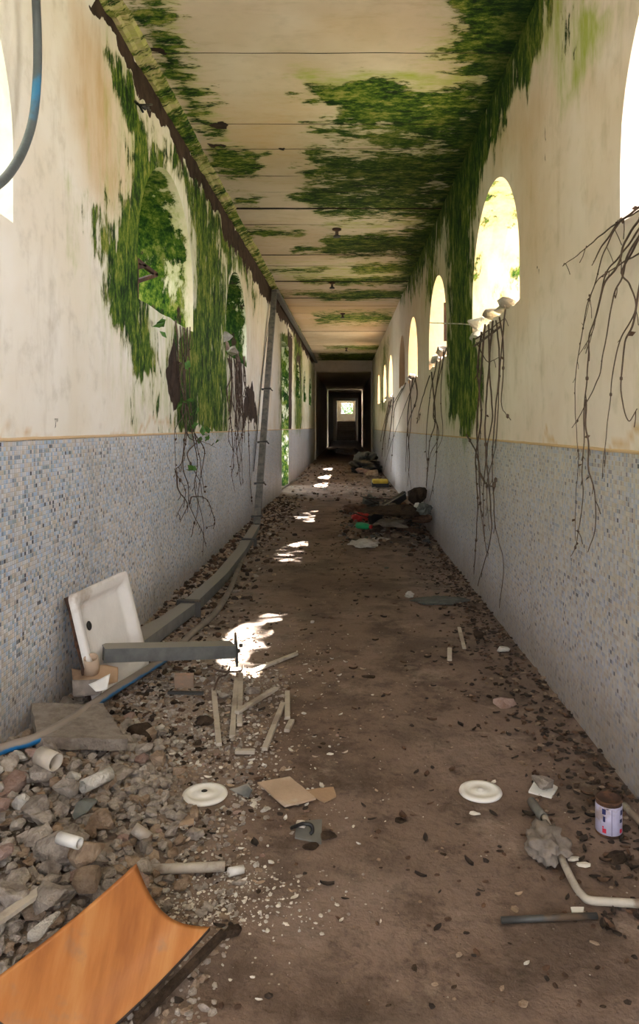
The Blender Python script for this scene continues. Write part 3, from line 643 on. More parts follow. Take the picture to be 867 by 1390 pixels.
# ---- fallen steel trunking: the long run, the short piece, and the corner run above
def channel(p0, p1, w, h, t_, bm):                   # inverted U channel with a lip
    d, s, u = basis(p1 - p0)
    prof = [(-w / 2, -h), (-w / 2, 0), (w / 2, 0), (w / 2, -h), (w / 2 - t_, -h), (w / 2 - t_, -t_), (-w / 2 + t_, -t_), (-w / 2 + t_, -h)]
    A = [bm.verts.new(p0 + s * a + u * b) for a, b in prof]; B = [bm.verts.new(p1 + s * a + u * b) for a, b in prof]
    for i in range(8): j = (i + 1) % 8; bm.faces.new([A[i], A[j], B[j], B[i]])
    for Q in (A, B): bm.faces.new([Q[0], Q[1], Q[6], Q[7]]); bm.faces.new([Q[1], Q[2], Q[5], Q[6]]); bm.faces.new([Q[2], Q[3], Q[4], Q[5]])
    return bm
def trunking():
    pts = [G(180, 872, .15), G(256, 818, .14), G(300, 778, .11), G(327, 745, .10), G(347, 712, .09)]
    t = thing('steel_trunking', 'long grey steel trunking along the left wall, its far part rising to the ceiling corner', 'steel trunking', G(300, 790, 0))
    bm = bmesh.new()
    for a, b in zip(pts[:-1], pts[1:]): channel(a, b, .115, .085, .004, bm)
    frombm('floor_run', bm, M['steel'], t)
    bm = bmesh.new(); a, b = G(348, 712, .05), WL(372, 396, .09); channel(a, b, .10, .075, .004, bm)
    # close the back so that it reads as a box section
    bar(a, b, .096, .05, bm); frombm('upright_run', bm, M['steel'], t)
    bm = bmesh.new(); c = Vector((XL + .09, 14.6, ZC - .10)); e = Vector((XL + .09, 33.9, ZC - .10)); bar(b, c, .10, .07, bm); bar(c, e, .10, .075, bm); frombm('corner_run', bm, M['steel'], t)
    for px, py, h in ((256, 818, .14), (338, 733, .10)):
        p = G(px, py, h); d = (pts[1] - pts[0]).normalized(); bm = bmesh.new(); s = d.cross(Vector((0, 0, 1)))
        bar(p - s * .085 + Vector((0, 0, .012)), p + s * .085 + Vector((0, 0, .012)), .05, .018, bm); bar(p - s * .075 + Vector((0, 0, .02)), p - s * .075 - Vector((0, 0, .11)), .04, .01, bm); bar(p + s * .075 + Vector((0, 0, .02)), p + s * .075 - Vector((0, 0, .11)), .04, .01, bm)
        o = frombm('clamp', bm, M['steel_dk'], t)
    for fr in (.30, .145, .03, .52):
        p = a.lerp(b, fr); bm = bmesh.new(); bar(p - Vector((.085, 0, .015)), p + Vector((.075, 0, 0)), .085, .03, bm); bar(p + Vector((.06, 0, 0)), p + Vector((.10, 0, -.04)), .03, .02, bm); frombm('clamp', bm, M['steel_dk'], t)
trunking()
def short_beam():
    a, b = G(140, 877, .30), G(316, 873, .21)
    t = thing('steel_channel', 'short grey steel channel lying across the long trunking with a flange at its end', 'steel channel', (a + b) / 2)
    bm = bmesh.new(); channel(a, b, .115, .075, .004, bm); bar(a.lerp(b, .0) - Vector((0, 0, .04)), b - Vector((0, 0, .04)), .10, .065, bm); frombm('channel_body', bm, M['steel'], t)
    bm = bmesh.new(); c = b + Vector((.01, 0, -.05)); bar(c + Vector((-.01, .09, .04)), c + Vector((.03, -.10, -.01)), .012, .11, bm)
    for k_ in (-.05, .05): lathe([(0, .02), (.012, .02), (.012, 0)], c + Vector((.02, k_, .02)), 8, bm, Matrix.Rotation(math.pi / 2, 3, 'Y'))
    frombm('flange', bm, M['steel_dk'], t)
short_beam()
o = frombm('steel_lath', bar(G(176, 862, .10), G(262, 818, .03), .05, .01), M['steel']); tag(o, 'flat steel strip lying beside the long trunking near the wall', 'steel strip')
# ---- hoses
H = spline([G(-60, 1050, .15), G(0, 1018, .16), G(50, 1002, .17), G(100, 975, .16), G(150, 940, .12), G(195, 912, .08), G(225, 893, .05), G(243, 878, .035), G(262, 858, .03), G(292, 832, .03), G(312, 800, .03), G(322, 775, .03), G(335, 742, .035), G(344, 722, .03), G(356, 695, .03), G(372, 672, .03), G(395, 655, .03), G(415, 644, .02)], 8)
k0 = 7 * 8
t = thing('water_hose', 'blue dusty hose winding from the lower left over the concrete slab to the trunking', 'hose', G(150, 940, 0))
frombm('hose_length', tube(H[:k0 + 1], .0235, 12), M['hose'], t, True)
q = frombm('hose_length', tube(H[k0:], .026, 10, None, .8), M['hose_grey'], t, True); q['label'] = 'grey dust-coated length of the hose'
hh = [Vector((XL + .12, 3.34, ZC + .01)), WL(49, -30, .10), WL(49, 0, .10), WL(51, 60, .10), WL(50, 110, .10), WL(45, 160, .10), WL(33, 200, .11), WL(15, 232, .12), WL(-5, 252, .13), WL(-40, 270, .14), WL(-90, 270, .14), WL(-160, 180, .10)]
tag(frombm('hanging_hose', tube(spline(hh, 6), .019, 12), M['hose_hang'], None, True), 'dark blue hose hanging in a loop from the ceiling at the upper left edge', 'hose')
# cables
tag(frombm('hanging_cable', tube(spline([WL(371, 400, .05), WL(366, 430, .05), WL(359, 480, .04), WL(353, 540, .04), WL(349, 590, .04), WL(344, 640, .03)], 6), .006, 6), M['black'], None, True), 'thin dark cable hanging down the left wall beside the upright trunking', 'cable')
t = thing('cable_stub', 'cut bundle of black cables sticking out of the mossy left wall under the ceiling', 'cable', WL(188, 145, 0))
for dx, dy in ((18, 6), (22, 2), (14, 9), (20, 10), (10, 12)): frombm('cable_end', tube(spline([WL(182, 136, -.02), WL(188, 142, .05), WL(184 + dx, 138 + dy + 2, .10)], 4), .008, 6), M['black'], t, True)
# ---- vines
def wiggly(pts, seed, amp=.008, n=7):
    P = spline(pts, n); return [p + Vector((N(p, 9, seed) * amp * .6, N(p, 7, seed + 3) * amp, N(p, 8, seed + 5) * amp)) for p in P]
def leaf_quad(bm, p, sz, rnd, nrm=None):
    d = Vector((rnd.gauss(0, 1), rnd.gauss(0, 1), rnd.gauss(0, 1))).normalized(); e = d.cross(Vector((rnd.gauss(0, 1), rnd.gauss(0, 1), rnd.gauss(0, 1)))).normalized(); f = d.cross(e)
    a = bm.verts.new(p); b = bm.verts.new(p + d * sz * .55 + e * sz * .35 + f * sz * .12); c = bm.verts.new(p + d * sz * 1.1); g_ = bm.verts.new(p + d * sz * .55 - e * sz * .35 + f * sz * .12)
    bm.faces.new([a, b, c]); bm.faces.new([a, c, g_])
def vine(label, stems, W, seed, r=.0055, group=None, leaves=(), buds=.5, off=.03, big=()):
    rnd = random.Random(seed); first = W(*stems[0][0], off); t = thing('dead_vine', label, 'vine', first)
    allp = []
    for i, st_ in enumerate(stems):
        P = wiggly([W(x, y, off + rnd.uniform(-.012, .02)) for x, y in st_], seed + i); rr = r * rnd.uniform(.7, 1.25)
        bm = tube(P, lambda u, rr=rr: rr * (1.1 - .7 * u), 5)
        for p in P[2:]:
            if rnd.random() < buds * .07:
                q = bmesh.ops.create_icosphere(bm, subdivisions=1, radius=rr * rnd.uniform(1.2, 2.0), matrix=Matrix.Translation(p) @ Matrix.Diagonal((1, 1, 1.6, 1)))
            if rnd.random() < buds * .12:
                e = p + Vector((rnd.uniform(-.02, .02), rnd.uniform(-.06, .06), -rnd.uniform(.02, .10))); tube([p, p.lerp(e, .5) + Vector((.006, .01, 0)), e], rr * .45, 4, bm)
        frombm('stem', bm, M['vine'], t, True); allp += P
    if leaves:
        bm = bmesh.new()
        for x, y in leaves:
            for _ in range(3): leaf_quad(bm, W(x + rnd.uniform(-4, 4), y + rnd.uniform(-4, 4), off + .02), rnd.uniform(.05, .10), rnd)
        q = frombm('leaf', bm, M['leafg'], t); q['label'] = 'green ivy leaves still on the vine'; q['kind'] = 'stuff'
    bm = bmesh.new()
    for p in allp:
        if rnd.random() < buds * .10: leaf_quad(bm, p, rnd.uniform(.015, .035), rnd)
    if bm.faces: q = frombm('dried_leaf', bm, M['leafb'], t); q['kind'] = 'stuff'
    else: bm.free()
def sc_(l, s, ox, oy): return [[(ox + x / s, oy + y / s) for x, y in st_] for st_ in l]
w1 = sc_([[(470, 40), (350, 115), (220, 220), (130, 295), (15, 383)], [(450, 60), (350, 130), (290, 220), (235, 350), (200, 490), (150, 620), (120, 800), (105, 890), (85, 1060), (85, 1200), (100, 1390), (105, 1550), (90, 1700), (85, 1850), (90, 1960)],
  [(350, 115), (230, 290), (180, 380)], [(470, 90), (370, 250), (335, 370), (240, 520), (205, 680), (170, 780), (165, 900), (155, 1050), (140, 1200), (135, 1390), (125, 1560), (130, 1720), (95, 1960), (80, 2020)],
  [(470, 180), (380, 330), (355, 450), (310, 530), (285, 660), (240, 940), (200, 1070), (130, 1210), (70, 1310)], [(470, 190), (370, 380), (360, 445), (400, 500), (430, 625), (350, 790), (310, 940), (290, 1120), (260, 1390), (240, 1600)],
  [(470, 300), (310, 395), (240, 440), (200, 490), (165, 590), (120, 800)], [(470, 150), (340, 330), (260, 430), (205, 660), (170, 790), (105, 890)], [(150, 1150), (150, 1300), (165, 1400), (160, 1550), (200, 1700), (195, 1900), (160, 2020)], [(470, 420), (420, 700), (370, 850), (350, 1100), (390, 1270), (440, 1200)]], 4.215, 760, 270)
vine('bare dead vine spreading over the wall and tiles at the right edge of the photo', w1, WR, 11, .0042)
w2 = sc_([[(440, 220), (430, 330), (440, 450), (425, 560), (430, 690), (425, 800), (420, 880)], [(470, 190), (460, 320), (450, 500), (465, 690), (465, 780), (430, 910)], [(490, 180), (500, 260), (500, 330), (495, 420), (520, 460)], [(480, 190), (490, 300), (480, 420), (470, 560), (475, 690), (480, 760), (500, 850), (490, 970)],
  [(425, 240), (470, 210), (500, 185)], [(450, 200), (438, 340), (428, 480), (434, 600), (438, 700), (455, 820)], [(505, 160), (498, 240), (488, 360), (480, 520), (455, 640), (462, 760)], [(460, 200), (462, 330), (470, 450), (455, 540), (445, 680), (450, 790)], [(435, 600), (450, 630), (470, 640), (480, 620)], [(428, 250), (455, 300), (490, 290)], [(400, 500), (430, 560), (440, 640)]], 2, 433, 340)
vine('thick hanging dead vine below the nearest whole arched window of the right wall', w2, WR, 12, .0075, buds=.9)
w3 = sc_([[(345, 265), (310, 420), (325, 500), (300, 560), (290, 650), (285, 690)], [(330, 290), (310, 440), (320, 480), (315, 600), (300, 680)], [(320, 300), (300, 400), (290, 520), (295, 600)], [(305, 330), (315, 460), (300, 520), (290, 640)], [(338, 270), (330, 400), (335, 500), (310, 560)], [(300, 340), (275, 420), (265, 470), (275, 440)]], 2, 433, 340)
vine('dead vine below the second whole arched window of the right wall', w3, WR, 13, .008)
w4 = sc_([[(245, 350), (250, 450), (240, 560), (250, 650)], [(265, 340), (230, 430), (190, 540), (175, 600)], [(255, 345), (240, 450), (245, 560), (240, 640)], [(235, 360), (205, 430), (200, 520), (195, 600)], [(260, 345), (265, 400), (240, 480), (235, 600)], [(225, 375), (190, 440), (180, 500), (178, 560)]], 2, 433, 340)
vine('tangle of dead vine below the third whole arched window of the right wall', w4, WR, 14, .010)
w5 = [[(531, 543), (524, 570), (520, 600), (518, 620)], [(528, 545), (520, 580), (516, 600)], [(534, 540), (530, 580), (526, 610)]]
vine('thin vine strands under the small far windows of the right wall', w5, WR, 15, .014)
l1 = sc_([[(75, 60), (85, 150), (90, 290), (105, 300), (100, 400), (120, 500), (110, 570), (130, 660), (120, 750), (110, 850), (80, 880), (75, 900), (130, 1020), (80, 1150)], [(120, 100), (125, 200), (125, 290), (130, 480), (135, 680), (115, 860), (145, 980), (150, 1080), (180, 1150), (220, 1230), (245, 1320)],
  [(155, 100), (150, 290), (160, 560), (190, 740), (215, 880), (200, 1050), (230, 1200), (225, 1370)], [(135, 680), (160, 720), (240, 740), (300, 770)], [(150, 1080), (170, 1040), (240, 1050), (270, 1100), (290, 1190), (240, 1210)], [(190, 740), (140, 800), (170, 880), (210, 960), (225, 1050)],
  [(100, 90), (112, 240), (118, 400), (128, 560), (75, 660), (70, 760), (75, 880)], [(140, 100), (138, 240), (120, 400), (150, 600), (170, 700), (195, 850), (180, 980), (200, 1100), (170, 1220)], [(80, 900), (90, 1000), (140, 1080), (100, 1180)], [(180, 690), (235, 780), (220, 900), (235, 1020)]], 4.09, 220, 420)
vine('dead vine with a few green leaves hanging from the mossy left window over the tiles', l1, WL, 16, .006, leaves=[(248, 547), (273, 592), (280, 590), (295, 600), (261, 637), (262, 560), (268, 575), (209, 440), (216, 446), (252, 505)], buds=1.0)
rnd = random.Random(5); l2 = []
for i in range(15):
    x0 = 309 + rnd.uniform(0, 24); x, y = x0, 481 + rnd.uniform(-5, 8); st_ = [(x, y)]; end = rnd.choice((570, 600, 640, 655))
    while y < end: y += rnd.uniform(18, 36); x = x0 + rnd.uniform(-3.5, 4.5) + (y - 480) * rnd.choice((0, .03, .05)); st_.append((x, y))
    if len(st_) > 2: l2.append(st_)
vine('dense mat of dead roots hanging from the dark left window beside the upright trunking', l2, WL, 17, .008, buds=.9)

# ---- broken stones and mortar on the sills
def rock(name, seed, dims, mat, loc, rot, label=None, cat=None, group=None, rough=.06, npts=26):
    bm = rock_bm(seed, *dims, npts=npts, rough=rough); mm = Matrix.Translation(loc) @ Matrix.Rotation(rot[2], 4, 'Z') @ Matrix.Rotation(rot[1], 4, 'Y') @ Matrix.Rotation(rot[0], 4, 'X')
    me = bpy.data.meshes.new(name); bm.to_mesh(me); bm.free(); me.materials.append(M[mat]); o = bpy.data.objects.new(name, me); C.objects.link(o); o.matrix_world = mm
    if label: tag(o, label, cat, group)
    return o
sd3 = 0
for px, py, dims in ((697, 412, (.16, .30, .06)), (684, 420, (.18, .34, .07)), (668, 429, (.2, .3, .09)), (655, 438, (.2, .4, .10)), (648, 452, (.14, .25, .14)), (603, 478, (.2, .35, .12)), (596, 486, (.2, .4, .10)), (588, 492, (.2, .4, .10)), (562, 512, (.2, .5, .12)), (557, 516, (.2, .4, .1)), (527, 540, (.2, .7, .1)), (521, 545, (.2, .6, .1))):
    sd3 += 1; p = WR(px, py, -.05); rock('mortar_chunk', 500 + sd3, dims, 'rubble_white' if sd3 % 3 else 'rubble', p, (U(-.2, .2), U(-.2, .2), U(-.3, .3)), 'broken pale mortar chunk on a sill of the right wall', 'rubble', 'broken mortar on the right sills')
for px, py, dims, m_ in ((306, 466, (.2, .35, .18), 'brick'), (313, 476, (.2, .4, .12), 'rubble'), (302, 458, (.15, .2, .12), 'rubble_white')):
    sd3 += 1; rock('mortar_chunk', 500 + sd3, dims, m_, WL(px, py, -.03), (0, 0, U(-.3, .3)), {'brick': 'round reddish stone on the sill of the dark left window', 'rubble': 'grey mortar lump on the sill of the dark left window', 'rubble_white': 'small white mortar lump on the sill of the dark left window'}[m_], 'rubble')
# rusty window irons
def px_bar(pts, W, offs, r, name, label, cat, mat):
    t = thing(name, label, cat, W(*pts[0][0], offs))
    for a, b in pts: frombm('iron_bar', bar(W(*a, offs), W(*b, offs), r, r), M[mat], t)
px_bar([((184, 352), (212, 373)), ((212, 373), (185, 382)), ((185, 363), (196, 361)), ((185, 355), (185, 405))], WL, -.10, .03, 'window_bracket', 'rusty triangular iron bracket sticking into the mossy left window', 'bracket', 'rust')
t = thing('shutter_remnant', 'dark rusty shutter remnant in the second whole right window', 'shutter', WR(605, 440, -.1))
a, b = WR(604.5, 411, -.06), WR(604.5, 463, -.06)
for q_ in (0, .28): frombm('shutter_post', box((a.x - .02 + q_, a.y - .02, b.z), (a.x + .02 + q_, a.y + .02, a.z)), M['rust'], t)
for i in range(9): z = b.z + (a.z - b.z) * (i + .5) / 9; frombm('shutter_slat', box((a.x - .01, a.y - .012, z - .016), (a.x + .28, a.y + .012, z + .016)), M['rust'], t)
tag(frombm('hook_wire', tube([WR(582, 438, .01), WR(604, 439, .12), WR(626, 439.5, .05), WR(641, 441, .02)], .006, 5), M['plastic_w']), 'thin pale wire across the mossy right pier', 'wire')
tag(frombm('twig', tube(spline([WR(643, 470, .05), WR(660, 458, .12), WR(678, 444, .10)], 5), .009, 5), M['vine']), 'bare twig slanting across the vine under the right window', 'twig')
# boarded window
t = thing('window_board', 'dark boards closing the fourth whole window of the right wall', 'board', (XR + .2, 15.75, 2.2))
for i in range(6): frombm('board', box((XR + .16, 14.91, 1.98 + i * .24), (XR + .2, 16.59, 2.21 + i * .24)), M['rust'], t)
# ceiling lamp stubs
for px, py, lab in ((457, 311, 'nearest broken lamp holder on the ceiling'), (450.5, 384, 'second broken lamp holder on the ceiling, past the middle slabs'), (465, 426, 'third lamp holder on the ceiling, before the bright slabs'), (470, 473, 'farthest small lamp holder on the ceiling')):
    Y = F * (ZC - CAMZ) / (VY - py + 1); c = Vector(((px - VX) * Y / F, Y, ZC - .004)); t = thing('lamp_holder', lab, 'lamp holder', c)
    frombm('ceiling_rose', lathe([(0, 0), (.062, 0), (.062, -.02), (.03, -.035), (.022, -.035)], c, 20), M['rust'], t, True)
    frombm('socket', lathe([(.022, -.034), (.024, -.085), (.05, -.10), (.05, -.12), (.03, -.125), (0, -.12)], c, 16), M['steel_dk'], t, True)

# ---- concrete slab, box, tile and bits by the tray
def quad_slab(name, cs, th, mat, label, cat, rough=.006, n=14, group=None):
    a, b, c, d = cs; V, Fc = [], []       # a..d round the top
    nrm = (b - a).cross(d - a).normalized(); nrm = nrm if nrm.z > 0 else -nrm
    for lay in (0, 1):
        for i in range(n + 1):
            for j in range(n + 1):
                p = a.lerp(b, i / n).lerp(d.lerp(c, i / n), j / n); e = min(i, j, n - i, n - j) == 0
                p = p + nrm * (N(p, 18, 2) * rough - lay * th) + Vector((N(p, 14, 5), N(p, 14, 8), 0)) * (rough * 1.4 if e else 0); V.append(p)
    m_ = (n + 1) ** 2
    for i in range(n):
        for j in range(n): q = i * (n + 1) + j; Fc.append((q, q + 1, q + n + 2, q + n + 1)); Fc.append((m_ + q, m_ + q + n + 1, m_ + q + n + 2, m_ + q + 1))
    rim = [i * (n + 1) for i in range(n + 1)] + [n * (n + 1) + j for j in range(1, n + 1)] + [i * (n + 1) + n for i in range(n - 1, -1, -1)] + [j for j in range(n - 1, 0, -1)]
    for i in range(len(rim)): j = (i + 1) % len(rim); Fc.append((rim[i], rim[j], m_ + rim[j], m_ + rim[i]))
    return tag(mesh(name, V, Fc, M[mat]), label, cat, group)
quad_slab('concrete_slab', [G(42, 955, .19), G(139, 955, .16), G(173, 1004, .15), G(51, 1000, .18)], .05, 'slab', 'grey concrete slab lying on the rubble under the blue hose', 'slab')
p = AT(120, 935, 3.8)
t = thing('cardboard_box', 'crushed brown cardboard carton with a torn white label beside the tray', 'cardboard box', p)
A_, B_, C_, D_ = G(97, 925, .10), G(160, 915, .10), G(160, 940, .03), G(99, 946, .04)
def sheet(pts, n, fn, th, mats, name, parent=None):
    a, b, c, d = pts; V, Fc = [], []; nr = (b - a).cross(d - a).normalized()
    for lay in (0, 1):
        for i in range(n + 1):
            for j in range(n + 1): u, v = i / n, j / n; V.append(a.lerp(b, u).lerp(d.lerp(c, u), v) + nr * (fn(u, v) - lay * th))
    m_ = (n + 1) ** 2
    for i in range(n):
        for j in range(n): q = i * (n + 1) + j; Fc.append((q, q + 1, q + n + 2, q + n + 1)); Fc.append((m_ + q, m_ + q + n + 1, m_ + q + n + 2, m_ + q + 1))
    rim = [i * (n + 1) for i in range(n + 1)] + [n * (n + 1) + j for j in range(1, n + 1)] + [i * (n + 1) + n for i in range(n - 1, -1, -1)] + [j for j in range(n - 1, 0, -1)]
    for i in range(len(rim)): j = (i + 1) % len(rim); Fc.append((rim[i], rim[j], m_ + rim[j], m_ + rim[i]))
    return mesh(name, V, Fc, mats, parent, True)
sheet([AT(97, 908, 3.92), AT(160, 905, 3.92), AT(160, 927, 3.78), AT(99, 928, 3.80)], 10, lambda u, v: .012 * math.sin(u * 7 + v * 3), .005, M['card'], 'back_panel', t)
sheet([AT(98, 923, 3.74), AT(146, 922, 3.73), AT(138, 943, 3.70), AT(100, 946, 3.70)], 10, lambda u, v: .012 * math.sin(u * 5), .005, M['greyc'], 'front_panel', t)
q = sheet([AT(120, 929, 3.70), AT(150, 915, 3.72), AT(146, 936, 3.68), AT(130, 939, 3.67)], 6, lambda u, v: .004 * math.sin(u * 5), .002, M['plastic_w'], 'paper_label', t); q['label'] = 'torn white paper label'
tag(frombm('clay_pipe', tube([AT(124, 915, 3.86), AT(125, 904, 3.84), AT(123, 893, 3.82)], .038, 14, None, 1, .006), M['card_lt'], None, True), 'short brown pipe stub at the foot of the white shower tray', 'pipe')
tag(frombm('clay_tile', bar(G(237, 925, .045), G(263, 924, .045), .03, .085, None, -.25), M['terra']), 'terracotta tile fragment standing between the short channel and the sticks', 'tile')
tag(frombm('dark_lath', bar(G(228, 940, .03), G(276, 941, .03), .02, .015), M['steel_dk']), 'dark narrow lath in front of the terracotta tile', 'lath')
rock('dark_clod', 901, (.13, .12, .10), 'dark_clod', G(190, 993, .04), (0, 0, .3), 'large black clod of earth beside the concrete slab', 'clod')
rock('dark_clod', 902, (.09, .07, .05), 'dark_clod', G(277, 982, .02), (0, 0, .3), 'smaller black clod near the pale sticks', 'clod')
rock('stone', 903, (.10, .08, .04), 'rubble', G(344, 938, .018), (0, .1, .6), 'flat grey stone lying among the pale sticks', 'stone')
rock('stone', 904, (.07, .07, .04), 'rubble', G(302, 944, .015), (0, .1, .2), 'round grey stone left of the pale sticks', 'stone')
rock('broken_brick', 905, (.14, .10, .05), 'brick', G(688, 953, .02), (0, 0, .4), 'pinkish broken brick alone on the right half of the floor', 'brick', None, .03, 16)
rock('dark_clod', 906, (.09, .035, .02), 'dark_clod', G(496, 919, .008), (0, 0, -.1), 'small black lump in the middle of the empty floor', 'clod')
rock('plaster_lump', 907, (.09, .06, .04), 'rubble_white', G(686, 883, .015), (0, 0, -.1), 'white plaster lump near the foot of the right wall', 'plaster')
rock('dark_clod', 908, (.07, .08, .05), 'dark_clod', G(650, 864, .02), (0, 0, -.1), 'dark clod near the right wall beside the upright peg', 'clod')
# ---- pale sticks
sticks = [((290, 935), (297, 1011), 'leftmost of the pale sticks, lying apart along the corridor'), ((321, 921), (315, 1000), 'pale stick parallel to and left of the longest upright-lying one'), ((327, 909), (325, 984), 'pale stick lying lengthwise right beside another under the crossing stick'), ((337, 913), (403, 887), 'pale stick pointing to the upper right, farthest of the sticks'),
  ((321, 967), (375, 934), 'pale stick lying crosswise over two others'), ((359, 1017), (384, 955), 'slanting pale stick on the right of the group'), ((390, 939), (390, 975), 'short pale stick at the right end of the group'), ((396, 978), (389, 992), 'tiny pale stub beside the short stick'), ((319, 1020), (346, 1020), 'short white tube lying across below the pale sticks')]
for i, (a, b, lab) in enumerate(sticks):
    h = .05 if i == 4 else .014; tag(frombm('plastic_stick', bar(G(*a, h), G(*b, h * (.6 if i == 4 else 1)), .028, .018, None, 0, .004), M['strip']), lab, 'stick', 'pale plastic sticks by the steel channel')
tag(frombm('plastic_stick', bar(G(623, 852, .01), G(630, 880, .01), .026, .014, None, 0, .003), M['strip']), 'thin cream stick on the floor near the right wall', 'stick')
tag(frombm('plastic_stick', bar(G(610, 880, .03), G(610, 896, .015), .03, .014, None, 0, .003), M['strip']), 'short cream peg beside the thin cream stick near the right wall', 'stick')
tag(frombm('twig', tube(spline([G(290, 938, .02), G(297, 920, .05), G(308, 915, .04), G(312, 905, .02)], 5), .006, 5), M['vine']), 'bent dark twig above the leftmost pale stick', 'twig')
tag(frombm('twig', tube(spline([G(282, 905, .02), G(300, 911, .02), G(325, 911, .03), G(330, 903, .05)], 5), .006, 5), M['vine']), 'thin curved twig in front of the steel channel', 'twig')
# ---- discs
def disc(px, py, r, label, knob):
    c = G(px, py, 0.004); t = thing('plastic_disc', label, 'disc', c); M3 = Matrix.Rotation(-S, 3, 'X')
    frombm('disc_plate', lathe([(0, .012), (r * .28, .012), (r * .30, .010), (r * .70, .010), (r * .74, .014), (r * .97, .011), (r, .004), (r * .97, 0), (0, 0)], c, 48, None, M3), M['plate'], t, True)
    if knob: frombm('centre_boss', lathe([(0, .018), (.012, .017), (.015, .012)], c, 16, None, M3), M['plastic_w'], t, True)
    else: frombm('centre_hole', lathe([(0, .0135), (.011, .0135), (.013, .012)], c + Vector((-.005, .015, 0)), 12, None, M3), M['black'], t, True)
disc(278, 1080, .092, 'white plastic disc with a dark centre hole beside the rubble on the left', False)
disc(652, 1076, .088, 'white plastic disc with a raised centre boss on the right half of the floor', True)
# ---- boards and plates in the middle
quad_slab('cardboard_piece', [G(349, 1062, .022), G(393, 1054, .03), G(428, 1083, .022), G(386, 1093, .018)], .008, 'card_lt', 'pale brown square of board lying in the middle of the floor', 'board', .003)
quad_slab('cardboard_piece', [G(410, 1072, .012), G(452, 1068, .014), G(456, 1080, .01), G(440, 1088, .01)], .006, 'card', 'darker scrap of board tucked behind the pale brown square', 'board', .003)
quad_slab('rubber_plate', [G(402, 1114, .012), G(437, 1112, .014), G(436, 1144, .01), G(400, 1136, .01)], .006, 'rub_grey', 'grey rubber plate under a curved black hook', 'plate', .002)
tag(frombm('plastic_hook', tube(spline([G(395, 1124, .02), G(405, 1120, .04), G(412, 1118, .055), G(422, 1120, .05), G(424, 1128, .03), G(421, 1132, .02)], 5), .007, 8), M['black'], None, True), 'curved black plastic hook on the grey rubber plate', 'handle')
rock('plastic_stopper', 911, (.04, .035, .03), 'flake', G(405, 1118, .035), (0, 0, 0), 'small white stopper beside the curved black hook', 'stopper')
quad_slab('clay_piece', [G(237, 1107, .02), G(262, 1106, .02), G(263, 1118, .02), G(236, 1120, .02)], .012, 'card_lt', 'small sandy tile fragment in front of the left white disc', 'tile', .002)
quad_slab('plastic_sheet', [G(310, 1072, .02), G(336, 1064, .05), G(342, 1072, .04), G(338, 1084, .01)], .003, 'steel', 'crumpled grey plastic strip between the left white disc and the pale board', 'plastic', .008)
# ---- white tubes in the rubble
def ptube(a, b, r, label, mat='plastic_w', h1=.03, h2=.03, wall=.004): tag(frombm('plastic_pipe', tube([G(*a, h1), G(*a, h1).lerp(G(*b, h2), .5), G(*b, h2)], r, 18, None, 1, wall), M[mat], None, True), label, 'pipe')
ptube((182, 1124), (202, 1138), .020, 'short white pipe end lying at the edge of the rubble below the left disc', h1=.09, h2=.06)
ptube((80, 1137), (108, 1145), .018, 'short white pipe piece lying on top of the grey rubble', h1=.20, h2=.20)
ptube((193, 1181), (305, 1176), .016, 'long dusty white pipe lying above the orange board', 'pipe', .03, .025)
ptube((54, 1025), (76, 1035), .035, 'wide pale pipe stub sticking out of the rubble below the hose', 'strip', .21, .20)
ptube((112, 1068), (150, 1050), .025, 'dusty pipe end in the rubble in front of the slab', 'rubble_white', .15, .15)
ptube((310, 1184), (330, 1180), .014, 'small white pipe piece at the right end of the long dusty pipe', 'plastic_w', .02, .015)
tag(frombm('wooden_lath', bar(G(-20, 1262, .17), G(68, 1200, .17), .03, .012), M['strip']), 'thin pale lath lying on the rubble at the lower left', 'lath')
# ---- orange veneer board
def veneer():
    A, B, D = AT(185, 1172, 2.05), AT(285, 1258, 2.06), AT(-40, 1352, 1.66); Cc = B + (D - A) + Vector((.03, .06, 0))
    t = thing('curved_board', 'orange-brown curved sheet of veneered plywood in the lower left foreground', 'board', Vector((-.55, 1.9, fz(1.9))))
    n = 30
    def P(u, v, dz): 
        p = A.lerp(B, u).lerp(D.lerp(Cc, u), v); p = p + Vector((-.02, -.01, -.045)) * (math.sin(math.pi * u) * (1 - .5 * v)) + Vector((0, 0, -.012)) * math.sin(math.pi * v); return p + Vector((0, 0, -dz))
    V, Fc = [], []
    for dz in (0, .010):
        for i in range(n + 1):
            for j in range(n + 1): V.append(P(i / n, j / n, dz))
    m_ = (n + 1) ** 2
    for i in range(n):
        for j in range(n): q = i * (n + 1) + j; Fc.append((q, q + 1, q + n + 2, q + n + 1)); Fc.append((m_ + q, m_ + q + n + 1, m_ + q + n + 2, m_ + q + 1))
    rim = [i * (n + 1) for i in range(n + 1)] + [n * (n + 1) + j for j in range(1, n + 1)] + [i * (n + 1) + n for i in range(n - 1, -1, -1)] + [j for j in range(n - 1, 0, -1)]
    nf = len(Fc)
    for i in range(len(rim)): j = (i + 1) % len(rim); Fc.append((rim[i], rim[j], m_ + rim[j], m_ + rim[i]))
    mesh('veneer_sheet', V, Fc, [M['veneer'], M['ply']], t, True, [0] * nf + [1] * (len(Fc) - nf))
    q = frombm('torn_batten', bar(B + Vector((.035, .02, -.03)), B.lerp(Cc, .75) + Vector((.03, .02, -.035)), .02, .015), M['dark_clod'], t); q['label'] = 'dark splintered batten along the lower edge'
veneer()
rock('dark_clod', 912, (.06, .05, .03), 'dark_clod', G(310, 1262, .012), (0, 0, .4), 'dark splinter of wood right of the orange board', 'clod')
